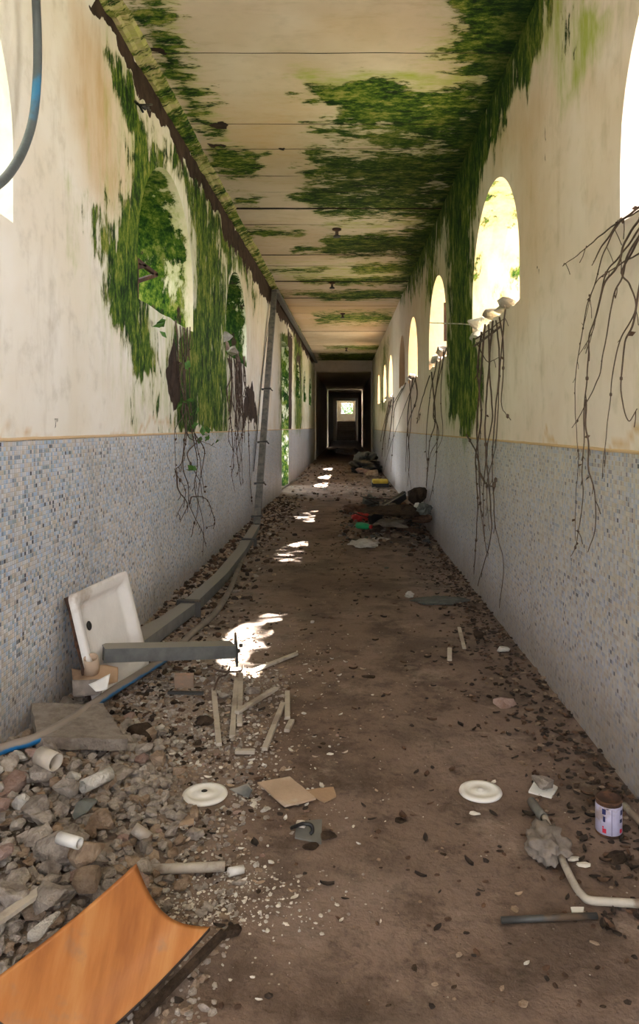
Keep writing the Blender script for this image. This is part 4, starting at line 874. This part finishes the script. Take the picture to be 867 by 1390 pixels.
# ---- right foreground: bent pipe, rag, stick, can, white tile
t = thing('bent_pipe', 'cream bent pipe with a grey collar lying in the lower right foreground', 'pipe', G(790, 1220, 0))
frombm('pipe_run', tube(spline([G(738, 1108, .02), G(748, 1130, .02), G(762, 1165, .02), G(779, 1200, .02), G(790, 1215, .02), G(800, 1222, .02), G(825, 1224, .02), G(880, 1227, .02), G(960, 1228, .02)], 6), .0125, 14), M['pipe'], t, True)
frombm('collar', tube([G(721, 1088, .022), G(733, 1105, .022), G(738, 1110, .022)], .018, 14, None, 1, .004), M['rub_grey'], t, True)
bm = cloth_bm((.115, .17, .075), 77, .35)
for v_ in bm.verts: v_.co += G(741, 1146, .030)
tag(frombm('crumpled_rag', bm, M['greyc'], None, True), 'crumpled grey rag draped over the bent cream pipe', 'rag')
tag(frombm('dark_rod', tube([G(680, 1249, .012), G(745, 1246, .013), G(810, 1243, .012)], .010, 8), M['steel_dk'], None, True), 'straight dark rod lying at the bottom right in front of the bent pipe', 'rod')
def can():
    c = G(826, 1131, 0); c.z = fz(c.y) + .004; r, h = .046, .128; t = thing('paint_can', 'rusty-topped tin can with a lilac label near the right wall', 'tin can', c)
    frombm('can_body', lathe([(0, 0), (r, 0), (r + .002, .003), (r, .007), (r, h - .008), (r + .003, h - .004), (r + .001, h), (r - .004, h), (r - .006, h - .008), (0, h - .010)], c, 40), M['rust'], t, True)
    frombm('label_wrap', lathe([(r + .001, .010), (r + .0016, .011), (r + .0016, h - .018), (r + .001, h - .017)], c, 40), M['purple'], t, True)
    def patch(a0, a1, z0, z1, mat):
        V, Fc = [], []
        for i in range(7):
            a = math.radians(a0 + (a1 - a0) * i / 6)
            for z in (z0, z1): V.append(c + Vector((math.cos(a) * (r + .0024), math.sin(a) * (r + .0024), z)))
        for i in range(6): Fc.append((i * 2, i * 2 + 2, i * 2 + 3, i * 2 + 1))
        mesh('printed_patch', V, Fc, M[mat], t)
    patch(222, 238, .085, .105, 'navy'); patch(226, 236, .058, .078, 'navy'); patch(223, 240, .018, .034, 'redink'); patch(223, 230, .036, .042, 'redink')
    patch(306, 322, .082, .100, 'navy'); patch(302, 320, .055, .068, 'navy'); patch(302, 318, .018, .032, 'redink'); patch(240, 250, .105, .108, 'navy'); patch(262, 264, .012, .106, 'navy')
can()
quad_slab('ceramic_tile', [G(729, 1052, .012), G(757, 1068, .012), G(748, 1082, .01), G(717, 1074, .01)], .007, 'plate', 'square white tile with a stone on it near the right wall', 'tile', .001)
rock('stone', 921, (.09, .07, .05), 'rubble', G(738, 1060, .035), (0, 0, .4), 'grey stone resting on the square white tile', 'stone')
ptube((847, 1093), (875, 1122), .013, 'short cream pipe leaning out of the photo behind the tin can', 'pipe', .03, .02)
quad_slab('plaster_flake', [G(774, 1231, .01), G(792, 1231, .01), G(791, 1238, .01), G(776, 1238, .01)], .006, 'plate', 'small bright white chip between the bent pipe and the dark rod', 'chip', .001)
for px, py, lab in ((780, 1167, 'left of two white chips beside the bent pipe'), (791, 1175, 'right of two white chips beside the bent pipe'), (646, 1104, 'white chip just in front of the right white disc')):
    rock('plaster_chip', 930 + px, (.05, .022, .014), 'flake', G(px, py, .008), (0, 0, U(-.4, .4)), lab, 'chip')
# ---- litter heap halfway down on the right
def blob(name, px, py, dims, mat, label, cat, seed, rz=0, h=None, wob=.25, group=None):
    s_ = min(dims); bm = cloth_bm(tuple(1.15 * x_ for x_ in dims), seed, .25) if mat not in ('rubble', 'rubble_warm', 'brick', 'flake', 'dark_clod') else rock_bm(seed, *dims, npts=50, rough=.12)
    p = G(px, py, (h if h is not None else dims[2] * .42))
    if p.y < 14.5 and p.x > XR - .02 - dims[0] * .58: Y_ = (XR - .04 - dims[0] * .58) * F / (px - VX); p = AT(px, py, Y_); p.z = max(p.z, fz(p.y) + dims[2] * .4)
    for v_ in bm.verts: v_.co += Vector((N(v_.co, .9 / s_, 1), N(v_.co, .9 / s_, 2), N(v_.co, .9 / s_, 3))) * s_ * wob
    bmesh.ops.transform(bm, matrix=Matrix.Translation(p) @ Matrix.Rotation(rz, 4, 'Z'), verts=bm.verts)
    return tag(frombm(name, bm, M[mat], None, True), label, cat, group)
blob('debris_mound', 530, 692, (.9, 1.0, .10), 'dark_clod', 'dark mound of sweepings and refuse against the right wall', 'refuse', 41, 0, .05)
blob('refuse_lump', 484, 692, (.34, .45, .16), 'leafb', 'brown lump at the left end of the refuse mound', 'refuse', 42)
blob('plastic_bag', 488, 703, (.22, .2, .14), 'red', 'red plastic bag at the front of the refuse mound', 'bag', 43)
t = thing('bottle', 'green plastic bottle with a red cap lying in front of the refuse mound', 'bottle', G(495, 714, 0))
a, b = G(485, 713, .05), G(502, 715, .05); P_ = [a.lerp(b, i / 10) for i in range(11)]
frombm('bottle_body', tube(P_, lambda u: .048 if u < .7 else .048 - (u - .7) * .08, 16), M['green'], t, True); d = (b - a).normalized(); frombm('cap', tube([b, b + d * .035], .028, 14), M['red'], t, True)
blob('cushion', 531, 711, (.40, .26, .09), 'beige', 'pale cushion lying at the front right of the refuse mound', 'cushion', 44, -.4, .10, .15)
blob('cloth_bundle', 527, 694, (.22, .28, .20), 'beige', 'beige cloth bundle on top of the refuse mound', 'cloth', 45, 0, .24)
blob('plastic_bag', 521, 690, (.28, .26, .18), 'black', 'black refuse bag under the slanting black board', 'bag', 51, 0, .14)
blob('plastic_bag', 558, 690, (.2, .22, .17), 'leafd', 'dark brown bag at the right of the refuse mound', 'bag', 52, 0, .16)
blob('cloth_bundle', 503, 682, (.2, .26, .2), 'bluerag', 'dark grey-green cloth standing behind the brown lump', 'cloth', 46, 0, .16)
tag(frombm('black_plank', bar(AT(502, 706, 10.6), AT(549, 672, 11.4), .05, .13), M['black']), 'black board slanting across the refuse mound', 'board')
tag(frombm('black_plank', bar(AT(512, 692, 10.5), AT(551, 669, 11.3), .015, .015), M['steel']), 'grey strip lying along the slanting black board', 'strip')
tag(frombm('thin_stick', bar(AT(544, 673, 11.6), AT(566, 676, 11.5), .03, .012), M['brick']), 'thin reddish stick on top of the refuse mound', 'stick')
blob('cloth_bundle', 543, 690, (.16, .24, .2), 'rust', 'small maroon cloth between the beige bundle and the right end of the mound', 'cloth', 47, 0, .22)
blob('plastic_bag', 494, 738, (.26, .24, .09), 'bag', 'thin whitish bag on the floor in front of the refuse mound', 'bag', 48)
blob('plastic_bag', 517, 732, (.16, .12, .03), 'bag', 'small torn scrap of whitish film beside the whitish bag', 'bag', 49)
for i, (px, py, m_, dm, h) in enumerate(((571, 684, 'flake', (.14, .1, .08), .22), (562, 700, 'rubble_warm', (.18, .2, .10), .1), (573, 705, 'leafb', (.16, .2, .12), .06), (556, 683, 'rubble_warm', (.24, .3, .16), .16), (566, 722, 'leafb', (.16, .16, .06), .03), (576, 693, 'bluerag', (.14, .2, .14), .1), (553, 719, 'leafb', (.25, .18, .05), .03), (540, 728, 'rubble_warm', (.14, .12, .05), .02), (565, 676, 'dark_clod', (.2, .3, .2), .12), (513, 720, 'dark_clod', (.3, .2, .08), .03))):
    blob('refuse_lump', px, py, dm, m_, 'lump of mixed refuse in the mound against the right wall', 'refuse', 60 + i, U(0, 3), h, .2, 'refuse lumps of the right mound')
for i, (a, b) in enumerate((((556, 704), (572, 690)), ((545, 712), (562, 700)), ((560, 712), (574, 700)), ((533, 684), (548, 700)))): tag(frombm('dry_branch', tube(wiggly([G(*a, .10), G(*b, .28)], i), .010, 5), M['vine']), 'dry branch poking out of the refuse mound', 'branch', 'branches in the refuse mound')
t = thing('foam_crate', 'yellow foam block on a black tray beyond the refuse mound', 'foam block', G(517, 656, 0))
frombm('foam_top', box(G(505, 655, .12) + Vector((0, 0, 0)), G(529, 655, .20) + Vector((0, .7, 0)), None, .03), M['yellow'], t)
frombm('black_tray', box(G(503, 658, .0), G(530, 658, .12) + Vector((0, .7, 0)), None, .03), M['black'], t)
for i, (px, py, dm, m_, lab) in enumerate(((496, 634, (.8, 1.2, .42), 'black', 'heap of black refuse bags against the right wall far down the corridor'), (496, 627, (.6, 1.2, .6), 'bluerag', 'grey refuse bag behind the black ones far down the corridor'), (494, 640, (.5, .6, .2), 'brick', 'reddish debris in front of the far black bags'), (470, 613, (1.6, 1.2, .35), 'rubble', 'low heap of pale rubble near the dark doorway'), (501, 643, (.4, .5, .2), 'rubble_warm', 'sandy debris beside the far black bags'))):
    blob('refuse_heap', px, py, dm, m_, lab, 'refuse', 80 + i)
# flattened crumple by the right wall
blob('plastic_sheet', 593, 815, (.34, .20, .035), 'bluerag', 'flat crumpled grey-green plastic sheet right of the middle of the floor', 'plastic', 90, .1, .012)
blob('plaster_lump', 555, 808, (.06, .06, .05), 'rubble_white', 'small white lump left of the crumpled grey-green sheet', 'plaster', 91)

# ---- big distinct rubble pieces
big = [((8, 1075), (.20, .14, .07), 'brick', .12, 'long pinkish broken block at the left edge on top of the rubble'), ((70, 1163), (.22, .17, .12), 'rubble', .10, 'largest grey mortar lump in the rubble, above the orange board'), ((58, 1052), (.20, .15, .07), 'rubble', .14, 'flat grey slab piece in the rubble below the hose'), ((163, 1058), (.17, .12, .06), 'rubble', .07, 'elongated grey lump at the upper right of the rubble'),
  ((110, 1103), (.11, .11, .08), 'bluerag', .13, 'dark greenish lump in the middle of the rubble'), ((42, 1100), (.15, .14, .10), 'rubble', .13, 'chunky grey mortar lump left of the dark greenish one'), ((105, 1172), (.12, .12, .10), 'rubble_warm', .11, 'sandy lump beside the largest grey mortar lump'), ((60, 1225), (.13, .11, .09), 'rubble', .14, 'grey lump left of the orange board'), ((112, 1205), (.11, .10, .09), 'rubble_warm', .11, 'sandy lump just above the orange board'), ((50, 1028), (.14, .08, .05), 'brick', .14, 'reddish brick fragment beside the wide pale pipe stub'),
  ((20, 1215), (.16, .12, .08), 'rubble', .15, 'grey lump at the left edge above the pale lath'), ((130, 1120), (.12, .08, .10), 'rubble_warm', .10, 'upright sandy lump left of the small white pipe end'), ((200, 1085), (.08, .07, .06), 'rubble', .04, 'grey pebble-like lump left of the left white disc'), ((65, 1262), (.14, .06, .03), 'rubble_white', .17, 'long white plaster splinter beside the orange board'), ((5, 1165), (.09, .07, .05), 'brick', .17, 'pink brick piece at the left edge of the photo'), ((95, 1073), (.14, .10, .09), 'rubble', .14, 'pale grey lump in front of the concrete slab')]
placed = []
for i, ((px, py), dm, m_, h, lab) in enumerate(big):
    p = G(px, py, h); placed.append((p, max(dm) * .42)); rock('rubble_block', 300 + i, tuple(x_ * .85 for x_ in dm), m_, p + Vector((0, 0, .02)), (U(-.25, .25), U(-.25, .25), U(0, 3)), lab, 'rubble', None, .04, 20)
# ---- the counted rubble
protos = {}
for m_ in ('rubble', 'rubble_warm', 'rubble_white', 'brick'):
    for v_ in range(5 if m_ == 'rubble' else 3):
        bm = rock_bm(200 + v_ * 7 + len(m_), 1, U(.65, .95), U(.5, .8), npts=24, rough=.05); me = bpy.data.meshes.new('rubble_chunk'); bm.to_mesh(me); bm.free(); me.materials.append(M[m_]); protos.setdefault(m_, []).append(me)
L = {'rubble': 'grey mortar chunk in the rubble heap along the left wall', 'rubble_warm': 'sandy brown chunk in the rubble heap along the left wall', 'rubble_white': 'white plaster chunk in the rubble heap along the left wall', 'brick': 'reddish brick chunk in the rubble heap along the left wall'}
n = 0; tries = 0; grid = []
while n < 300 and tries < 40000:
    tries += 1; y = 1.7 + 2.1 * R() ** 1.1; x = XL + .05 + 1.02 * R() ** 1.25; d = x - XL; edge = .98 - max(0, y - 2.9) * .55
    if d > edge or (y > 3.0 and d < .6 and y < 3.7 and d > .0 and R() < .6): continue
    s_ = random.choice((.05, .06, .07, .085, .10, .12)) * (1 - .45 * d / edge) * U(.8, 1.2); h = heap(x, y)
    if any((x - a) ** 2 + (y - b) ** 2 < (c + s_ * .5) ** 2 * .62 for a, b, c in grid): continue
    if x > -.95 and y < 2.12: continue
    if (x + .563) ** 2 + (y - 2.99) ** 2 < .02: continue
    grid.append((x, y, s_ * .5)); m_ = random.choices(('rubble', 'rubble_warm', 'rubble_white', 'brick'), (62, 24, 9, 5))[0]
    o = bpy.data.objects.new('rubble_chunk', random.choice(protos[m_])); C.objects.link(o); o.location = (x, y, fz(y) + h * .95 + s_ * .25); o.scale = (s_, s_ * U(.8, 1.1), s_ * U(.8, 1.1)); o.rotation_euler = (U(-.4, .4), U(-.4, .4), U(0, 6.3)); tag(o, L[m_], 'rubble', 'rubble chunks along the left wall'); n += 1
# ---- uncounted scatter
def scatter(name, mats, count, fn, label, cat, seed, flat=.5):
    rnd = random.Random(seed); V, Fc, fm = [], [], []
    ico = bmesh.new(); bmesh.ops.create_icosphere(ico, subdivisions=1, radius=.5); iv = [v.co.copy() for v in ico.verts]; ico.verts.index_update(); jf = [[v.index for v in f.verts] for f in ico.faces]; ico.free()
    for _ in range(count):
        r_ = fn(rnd)
        if not r_ or (r_[0] + .563) ** 2 + (r_[1] - 2.99) ** 2 < .0115: continue
        x, y, s_, z = r_; b = len(V); a = rnd.uniform(0, 6.3); ca, sa = math.cos(a), math.sin(a); ex, ey, ez = rnd.uniform(.6, 1.3), rnd.uniform(.5, 1), flat * rnd.uniform(.5, 1.3); tx, ty = rnd.uniform(-.25, .25), rnd.uniform(-.25, .25)
        for q in iv:
            k_ = rnd.uniform(.7, 1.15); qx, qy, qz = q.x * ex * k_ * s_, q.y * ey * k_ * s_, q.z * ez * k_ * s_
            V.append((x + qx * ca - qy * sa, y + qx * sa + qy * ca, z + fz(y) + qz + qx * tx + qy * ty + .25 * ez * s_))
        mi = rnd.randrange(len(mats)); Fc += [tuple(b + i for i in f) for f in jf]; fm += [mi] * len(jf)
    return tag(mesh(name, V, Fc, [M[m_] for m_ in mats], None, False, fm), label, cat, None, 'stuff')
def leftfn(r):
    y = 1.3 + 3.2 * r.random() ** 1.2; x = XL + .01 + 1.15 * r.random() ** 1.1; h = heap(x, y); return x, y, (.010 + .05 * r.random() ** 1.5) * (1.1 if h > .03 else .6), h * .85
scatter('small_rubble', ['rubble', 'rubble', 'rubble_warm', 'rubble'], 7500, leftfn, 'loose small stones and mortar crumbs between the rubble chunks on the left', 'rubble', 1, .6)
def stripfn(r):
    y = 3.6 + 12 * r.random() ** 1.4; x = XL + .01 + abs(r.gauss(0, .28)); return (x, y, r.uniform(.01, .06) * (1 + (y > 6) * .5), heap(x, y) * .8) if x < XL + .9 else None
scatter('wall_foot_rubble', ['rubble_warm', 'leafb', 'rubble', 'dark_clod', 'rubble_warm', 'dark_clod', 'leafb', 'leafd'], 3200, stripfn, 'mixed stones, clods and crumbs along the foot of the left wall behind the trunking', 'rubble', 2, .5)
def midfn(r):
    y = 2.2 + 3.2 * r.random(); x = -.95 + 1.0 * abs(r.gauss(0, .55)); return (x, y, (.004 + .018 * r.random() ** 2.2), 0) if x < .4 else None
scatter('plaster_crumbs', ['flake', 'rubble', 'rubble_warm', 'rubble_warm'], 2000, midfn, 'white plaster crumbs sprinkled over the left half of the floor', 'plaster', 3, .4)
def allfn(r):
    y = 1.9 + 12 * r.random() ** 1.6; x = r.uniform(-1.1, XR - .03)
    if N((x, y, 0), 1.3, 6) + r.random() * .5 < .2: return None
    return x, y, r.uniform(.005, .03) * (1 + .05 * y), 0
scatter('floor_litter', ['dark_clod', 'leafb', 'rubble_warm', 'leafd', 'leafb'], 1500, allfn, 'dark crumbs and bits of dirt scattered over the brown floor', 'litter', 4, .35)
def rightfn(r):
    y = 1.9 + 13 * r.random() ** 1.3; x = XR - .01 - abs(r.gauss(0, .16)); return (x, y, r.uniform(.008, .04) * (1 + .04 * y), heap(x, y) * .5) if x > .4 else None
scatter('wall_foot_litter', ['leafb', 'dark_clod', 'leafd', 'rubble_warm', 'leafd'], 1700, rightfn, 'dirt and crumbs gathered along the foot of the right wall', 'litter', 5, .4)
def leaves(name, count, fn, mats, label, seed, s0=.02, s1=.05):
    rnd = random.Random(seed); V, Fc, fm = [], [], []
    for _ in range(count):
        p = fn(rnd)
        if not p: continue
        x, y = p; L_ = rnd.uniform(s0, s1); W_ = L_ * rnd.uniform(.3, .6); a = rnd.uniform(0, 6.3); ca, sa = math.cos(a), math.sin(a); b = len(V); cu = rnd.uniform(.1, .5); tw = rnd.uniform(-.3, .3)
        for i in range(5):
            u = i / 4 - .5; w_ = W_ * math.sqrt(max(.02, 1 - (2 * u) ** 2))
            for s_ in (-.5, 0, .5):
                lx, ly, lz = u * L_, s_ * w_, L_ * (cu * (abs(s_) * .8 + u * u * 1.4) + tw * s_ * u) + .004; V.append((x + lx * ca - ly * sa, y + lx * sa + ly * ca, fz(y) + lz + heap(x, y) * .6))
        for i in range(4):
            for j in range(2): q = b + i * 3 + j; Fc.append((q, q + 1, q + 4, q + 3))
        fm += [rnd.randrange(len(mats))] * 8
    return tag(mesh(name, V, Fc, [M[m_] for m_ in mats], None, True, fm), label, 'dead leaves', None, 'stuff')
leaves('dead_leaves', 520, lambda r: (XR - .04 - abs(r.gauss(0, .22)), 2.0 + 6 * r.random() ** 1.3), ['leafb', 'leafd', 'leafb', 'leafd'], 'curled brown dead leaves strewn near the right wall', 1)
leaves('dead_leaves', 420, lambda r: (r.uniform(-1.2, 1.0), 2.2 + 11 * r.random() ** 1.2), ['leafb', 'leafd', 'leafd'], 'scattered dark dead leaves over the middle of the floor', 2, .02, .055)
leaves('plaster_flakes', 300, lambda r: (-1.1 + abs(r.gauss(0, .5)), 1.9 + 3 * r.random()), ['flake', 'plastic_w', 'card_lt'], 'thin pale flakes lying on the left half of the floor', 3, .015, .04)['category'] = 'plaster'
# the dark clods one sees singly on the floor
for i, (px, py, s_, lab) in enumerate(((453, 1134, .05, 'dark brown clod right of the grey rubber plate'), (417, 1148, .05, 'dark brown leaf clod in front of the grey rubber plate'), (544, 1112, .035, 'small dark clod alone in the centre foreground'), (838, 1168, .06, 'dark clod below the tin can'), (437, 1010, .02, 'tiny dark crumb in the middle of the floor'))):
    rock('dark_clod', 950 + i, (s_ * 1.5, s_, s_ * .4), 'dark_clod', G(px, py, s_ * .15), (0, 0, U(-.5, .5)), lab, 'clod')

# ---- trees outside whose crowns break up the sun
def tree(label, x, y, h, r_, seed, count=1500, s_=.22, zc=None):
    rnd = random.Random(seed); t = thing('tree', label, 'tree', (x, y, fz(y) + .9)); b = Vector((x, y, fz(y) + .8)); tp = Vector((x, y, h))
    bm = tube(spline([b, b.lerp(tp, .4) + Vector((.15, .1, 0)), tp], 5), lambda u: .16 * (1 - .7 * u), 8)
    for i in range(7): a = rnd.uniform(0, 6.3); c = b.lerp(tp, rnd.uniform(.5, .95)); tube([c, c + Vector((math.cos(a), math.sin(a), .6)) * r_ * .7], lambda u: .05 * (1 - .8 * u), 5, bm)
    frombm('trunk', bm, M['bark'], t, True); V, Fc = [], []
    cl = [Vector((rnd.gauss(0, .5), rnd.gauss(0, .5), rnd.gauss(0, .4))) * r_ for _ in range(16)]
    for i in range(count):
        c = tp + rnd.choice(cl) + Vector((rnd.gauss(0, .22), rnd.gauss(0, .22), rnd.gauss(0, .2))) * r_; d = Vector((rnd.gauss(0, 1), rnd.gauss(0, 1), rnd.gauss(0, .5))).normalized(); e = d.cross(Vector((rnd.gauss(0, 1), rnd.gauss(0, 1), 2))).normalized(); k_ = len(V); q = s_ * rnd.uniform(.6, 1.3)
        V += [c, c + d * q * .5 + e * q * .3, c + d * q, c + d * q * .5 - e * q * .3]; Fc.append((k_, k_ + 1, k_ + 2, k_ + 3))
    q = mesh('foliage', V, Fc, M['tree'], t); q['kind'] = 'stuff'
SUND = Vector((2.1, .7, 2.9)).normalized()
for i, (wy, dist, cnt, rr) in enumerate(((2.3, 5.5, 2600, 1.5), (6.4, 7.0, 1000, 1.6), (9.7, 6.0, 900, 1.6), (13.2, 7.0, 700, 1.6), (17.5, 7.5, 700, 1.6))):
    c = Vector((XR, wy, 2.8)) + SUND * dist; tree('leafy tree outside the right wall, shading the %s window from the camera' % ('nearest', 'second', 'third', 'fourth', 'fifth')[i], c.x, c.y, c.z, rr, 700 + i, cnt, .24)


for i, (x, y) in enumerate(((-3.4, 97), (.4, 99), (3.2, 96))): tree('%s tree beyond the opening at the far end' % ('left', 'middle', 'right')[i], x, y, 3.0 if i != 1 else 2.2, 1.7, 800 + i, 500, .4)
for i, (x, y) in enumerate(((-3.2, 56), (2.9, 56))): tree('added leafy bush keeping daylight out of the %s gap of the dark passage' % ('left', 'right')[i], x, y, 1.8, 1.3, 820 + i, 900, .35)  # unseen bushes, added to hold daylight back from the passage gaps

def refn(r):
    x = r.uniform(-.1, XR - .05) if r.random() < .5 else XR - .05 - abs(r.gauss(0, .4)); y = 11.6 + r.gauss(0, 1.2)
    return (x, y, r.uniform(.02, .11), .16 * max(0, 1 - abs(y - 12.2) / 1.2) * max(0, min(1, (x + .1) / .6))) if x > -.15 else None
scatter('refuse_scraps', ['dark_clod', 'leafd', 'black', 'rubble_warm', 'leafb', 'greyc', 'bluerag'], 900, refn, 'dark scraps and crumbs covering the refuse mound by the right wall', 'refuse', 21, .5)
def farfn(r):
    y = 15 + 16 * r.random(); return r.uniform(XL + .05, XR - .05), y, r.uniform(.02, .12), 0
scatter('far_floor_debris', ['dark_clod', 'rubble_warm', 'leafb', 'rubble', 'greyc'], 900, farfn, 'stones and scraps strewn over the floor in the far part of the corridor', 'litter', 22, .45)
for i in range(9):
    x, y = U(.25, 1.0), U(10.8, 13.2); a = U(0, 3.1); p_ = Vector((x, y, fz(y) + U(.12, .28))); d_ = Vector((math.cos(a), math.sin(a), U(-.2, .3))) * U(.12, .3)
    tag(frombm('dry_branch', tube(wiggly([p_ - d_, p_, p_ + d_], i), .009, 5), M['vine' if i % 2 else 'leafd']), 'dry branch poking out of the refuse mound', 'branch', 'branches in the refuse mound')

def powder(r): return -.45 + r.gauss(0, .16), 2.32 + r.gauss(0, .12), .004 + .014 * r.random() ** 2, 0
scatter('plaster_powder', ['flake', 'flake', 'rubble_white'], 1100, powder, 'patch of crushed white plaster beside the orange board', 'plaster', 31, .4)
def bits(r): return -.62 + r.gauss(0, .22), 3.1 + r.gauss(0, .4), .006 + .03 * r.random() ** 2, 0
scatter('mixed_bits', ['flake', 'rubble', 'dark_clod', 'rubble_warm', 'brick', 'rubble_white'], 900, bits, 'mixed small plaster and brick bits around the left white disc', 'plaster', 32, .45)
def bits2(r):
    x = -1.0 + r.gauss(0, .2); y = 3.95 + r.gauss(0, .6); return (x, y, .008 + .05 * r.random() ** 2.5, heap(x, y) * .6) if x > XL + .02 else None
scatter('mixed_bits', ['rubble', 'rubble_warm', 'rubble', 'dark_clod', 'rubble_white'], 1100, bits2, 'stones and crumbs between the concrete slab and the pale sticks', 'rubble', 33, .5)


# ---------------------------------------------------------------- light
w = bpy.data.worlds.new('sky'); bpy.context.scene.world = w; w.use_nodes = True; nt = w.node_tree
sky = nt.nodes.new('ShaderNodeTexSky'); sky.sky_type = 'NISHITA'; sky.sun_disc = False
sky.sun_elevation = math.radians(53); sky.sun_rotation = math.radians(70); sky.air_density = 1.0; sky.dust_density = 3.0; sky.altitude = 0
bg = nt.nodes['Background']; mixn = nt.nodes.new('ShaderNodeMix'); mixn.data_type = 'RGBA'; mixn.inputs[0].default_value = .8
nt.links.new(sky.outputs[0], mixn.inputs[6]); mixn.inputs[7].default_value = (SKYW, SKYW, SKYW * 1.02, 1) if False else (9.2, 9.1, 9.5, 1)
nt.links.new(mixn.outputs[2], bg.inputs[0]); bg.inputs[1].default_value = .30
sd_ = bpy.data.lights.new('sun', 'SUN'); sd_.energy = 22; sd_.angle = math.radians(.6); sd_.color = (1, .96, .90)
so = bpy.data.objects.new('sun', sd_); C.objects.link(so); so.location = (8, 8, 14)
so.rotation_euler = Vector((-2.1, -.7, -2.9)).to_track_quat('-Z', 'Y').to_euler()

cam = bpy.data.cameras.new('camera'); co = bpy.data.objects.new('camera', cam); C.objects.link(co)
co.location = (0, 0, CAMZ); co.rotation_euler = (math.pi / 2, 0, 0)
cam.sensor_width = 36; cam.lens = F / 1390 * 36; cam.shift_x = -(VX - 433.5) / 1390; cam.shift_y = -(695 - VY) / 1390
cam.clip_start = .02; cam.clip_end = 400
sc = bpy.context.scene; sc.camera = co
vs = sc.view_settings; vs.view_transform = 'Standard'; vs.look = 'None'; vs.gamma = 1; vs.exposure = 1.95; vs.use_curve_mapping = False
sc.cycles.max_bounces = 12; sc.cycles.diffuse_bounces = 8; sc.cycles.use_denoising = True; sc.cycles.sample_clamp_indirect = 10
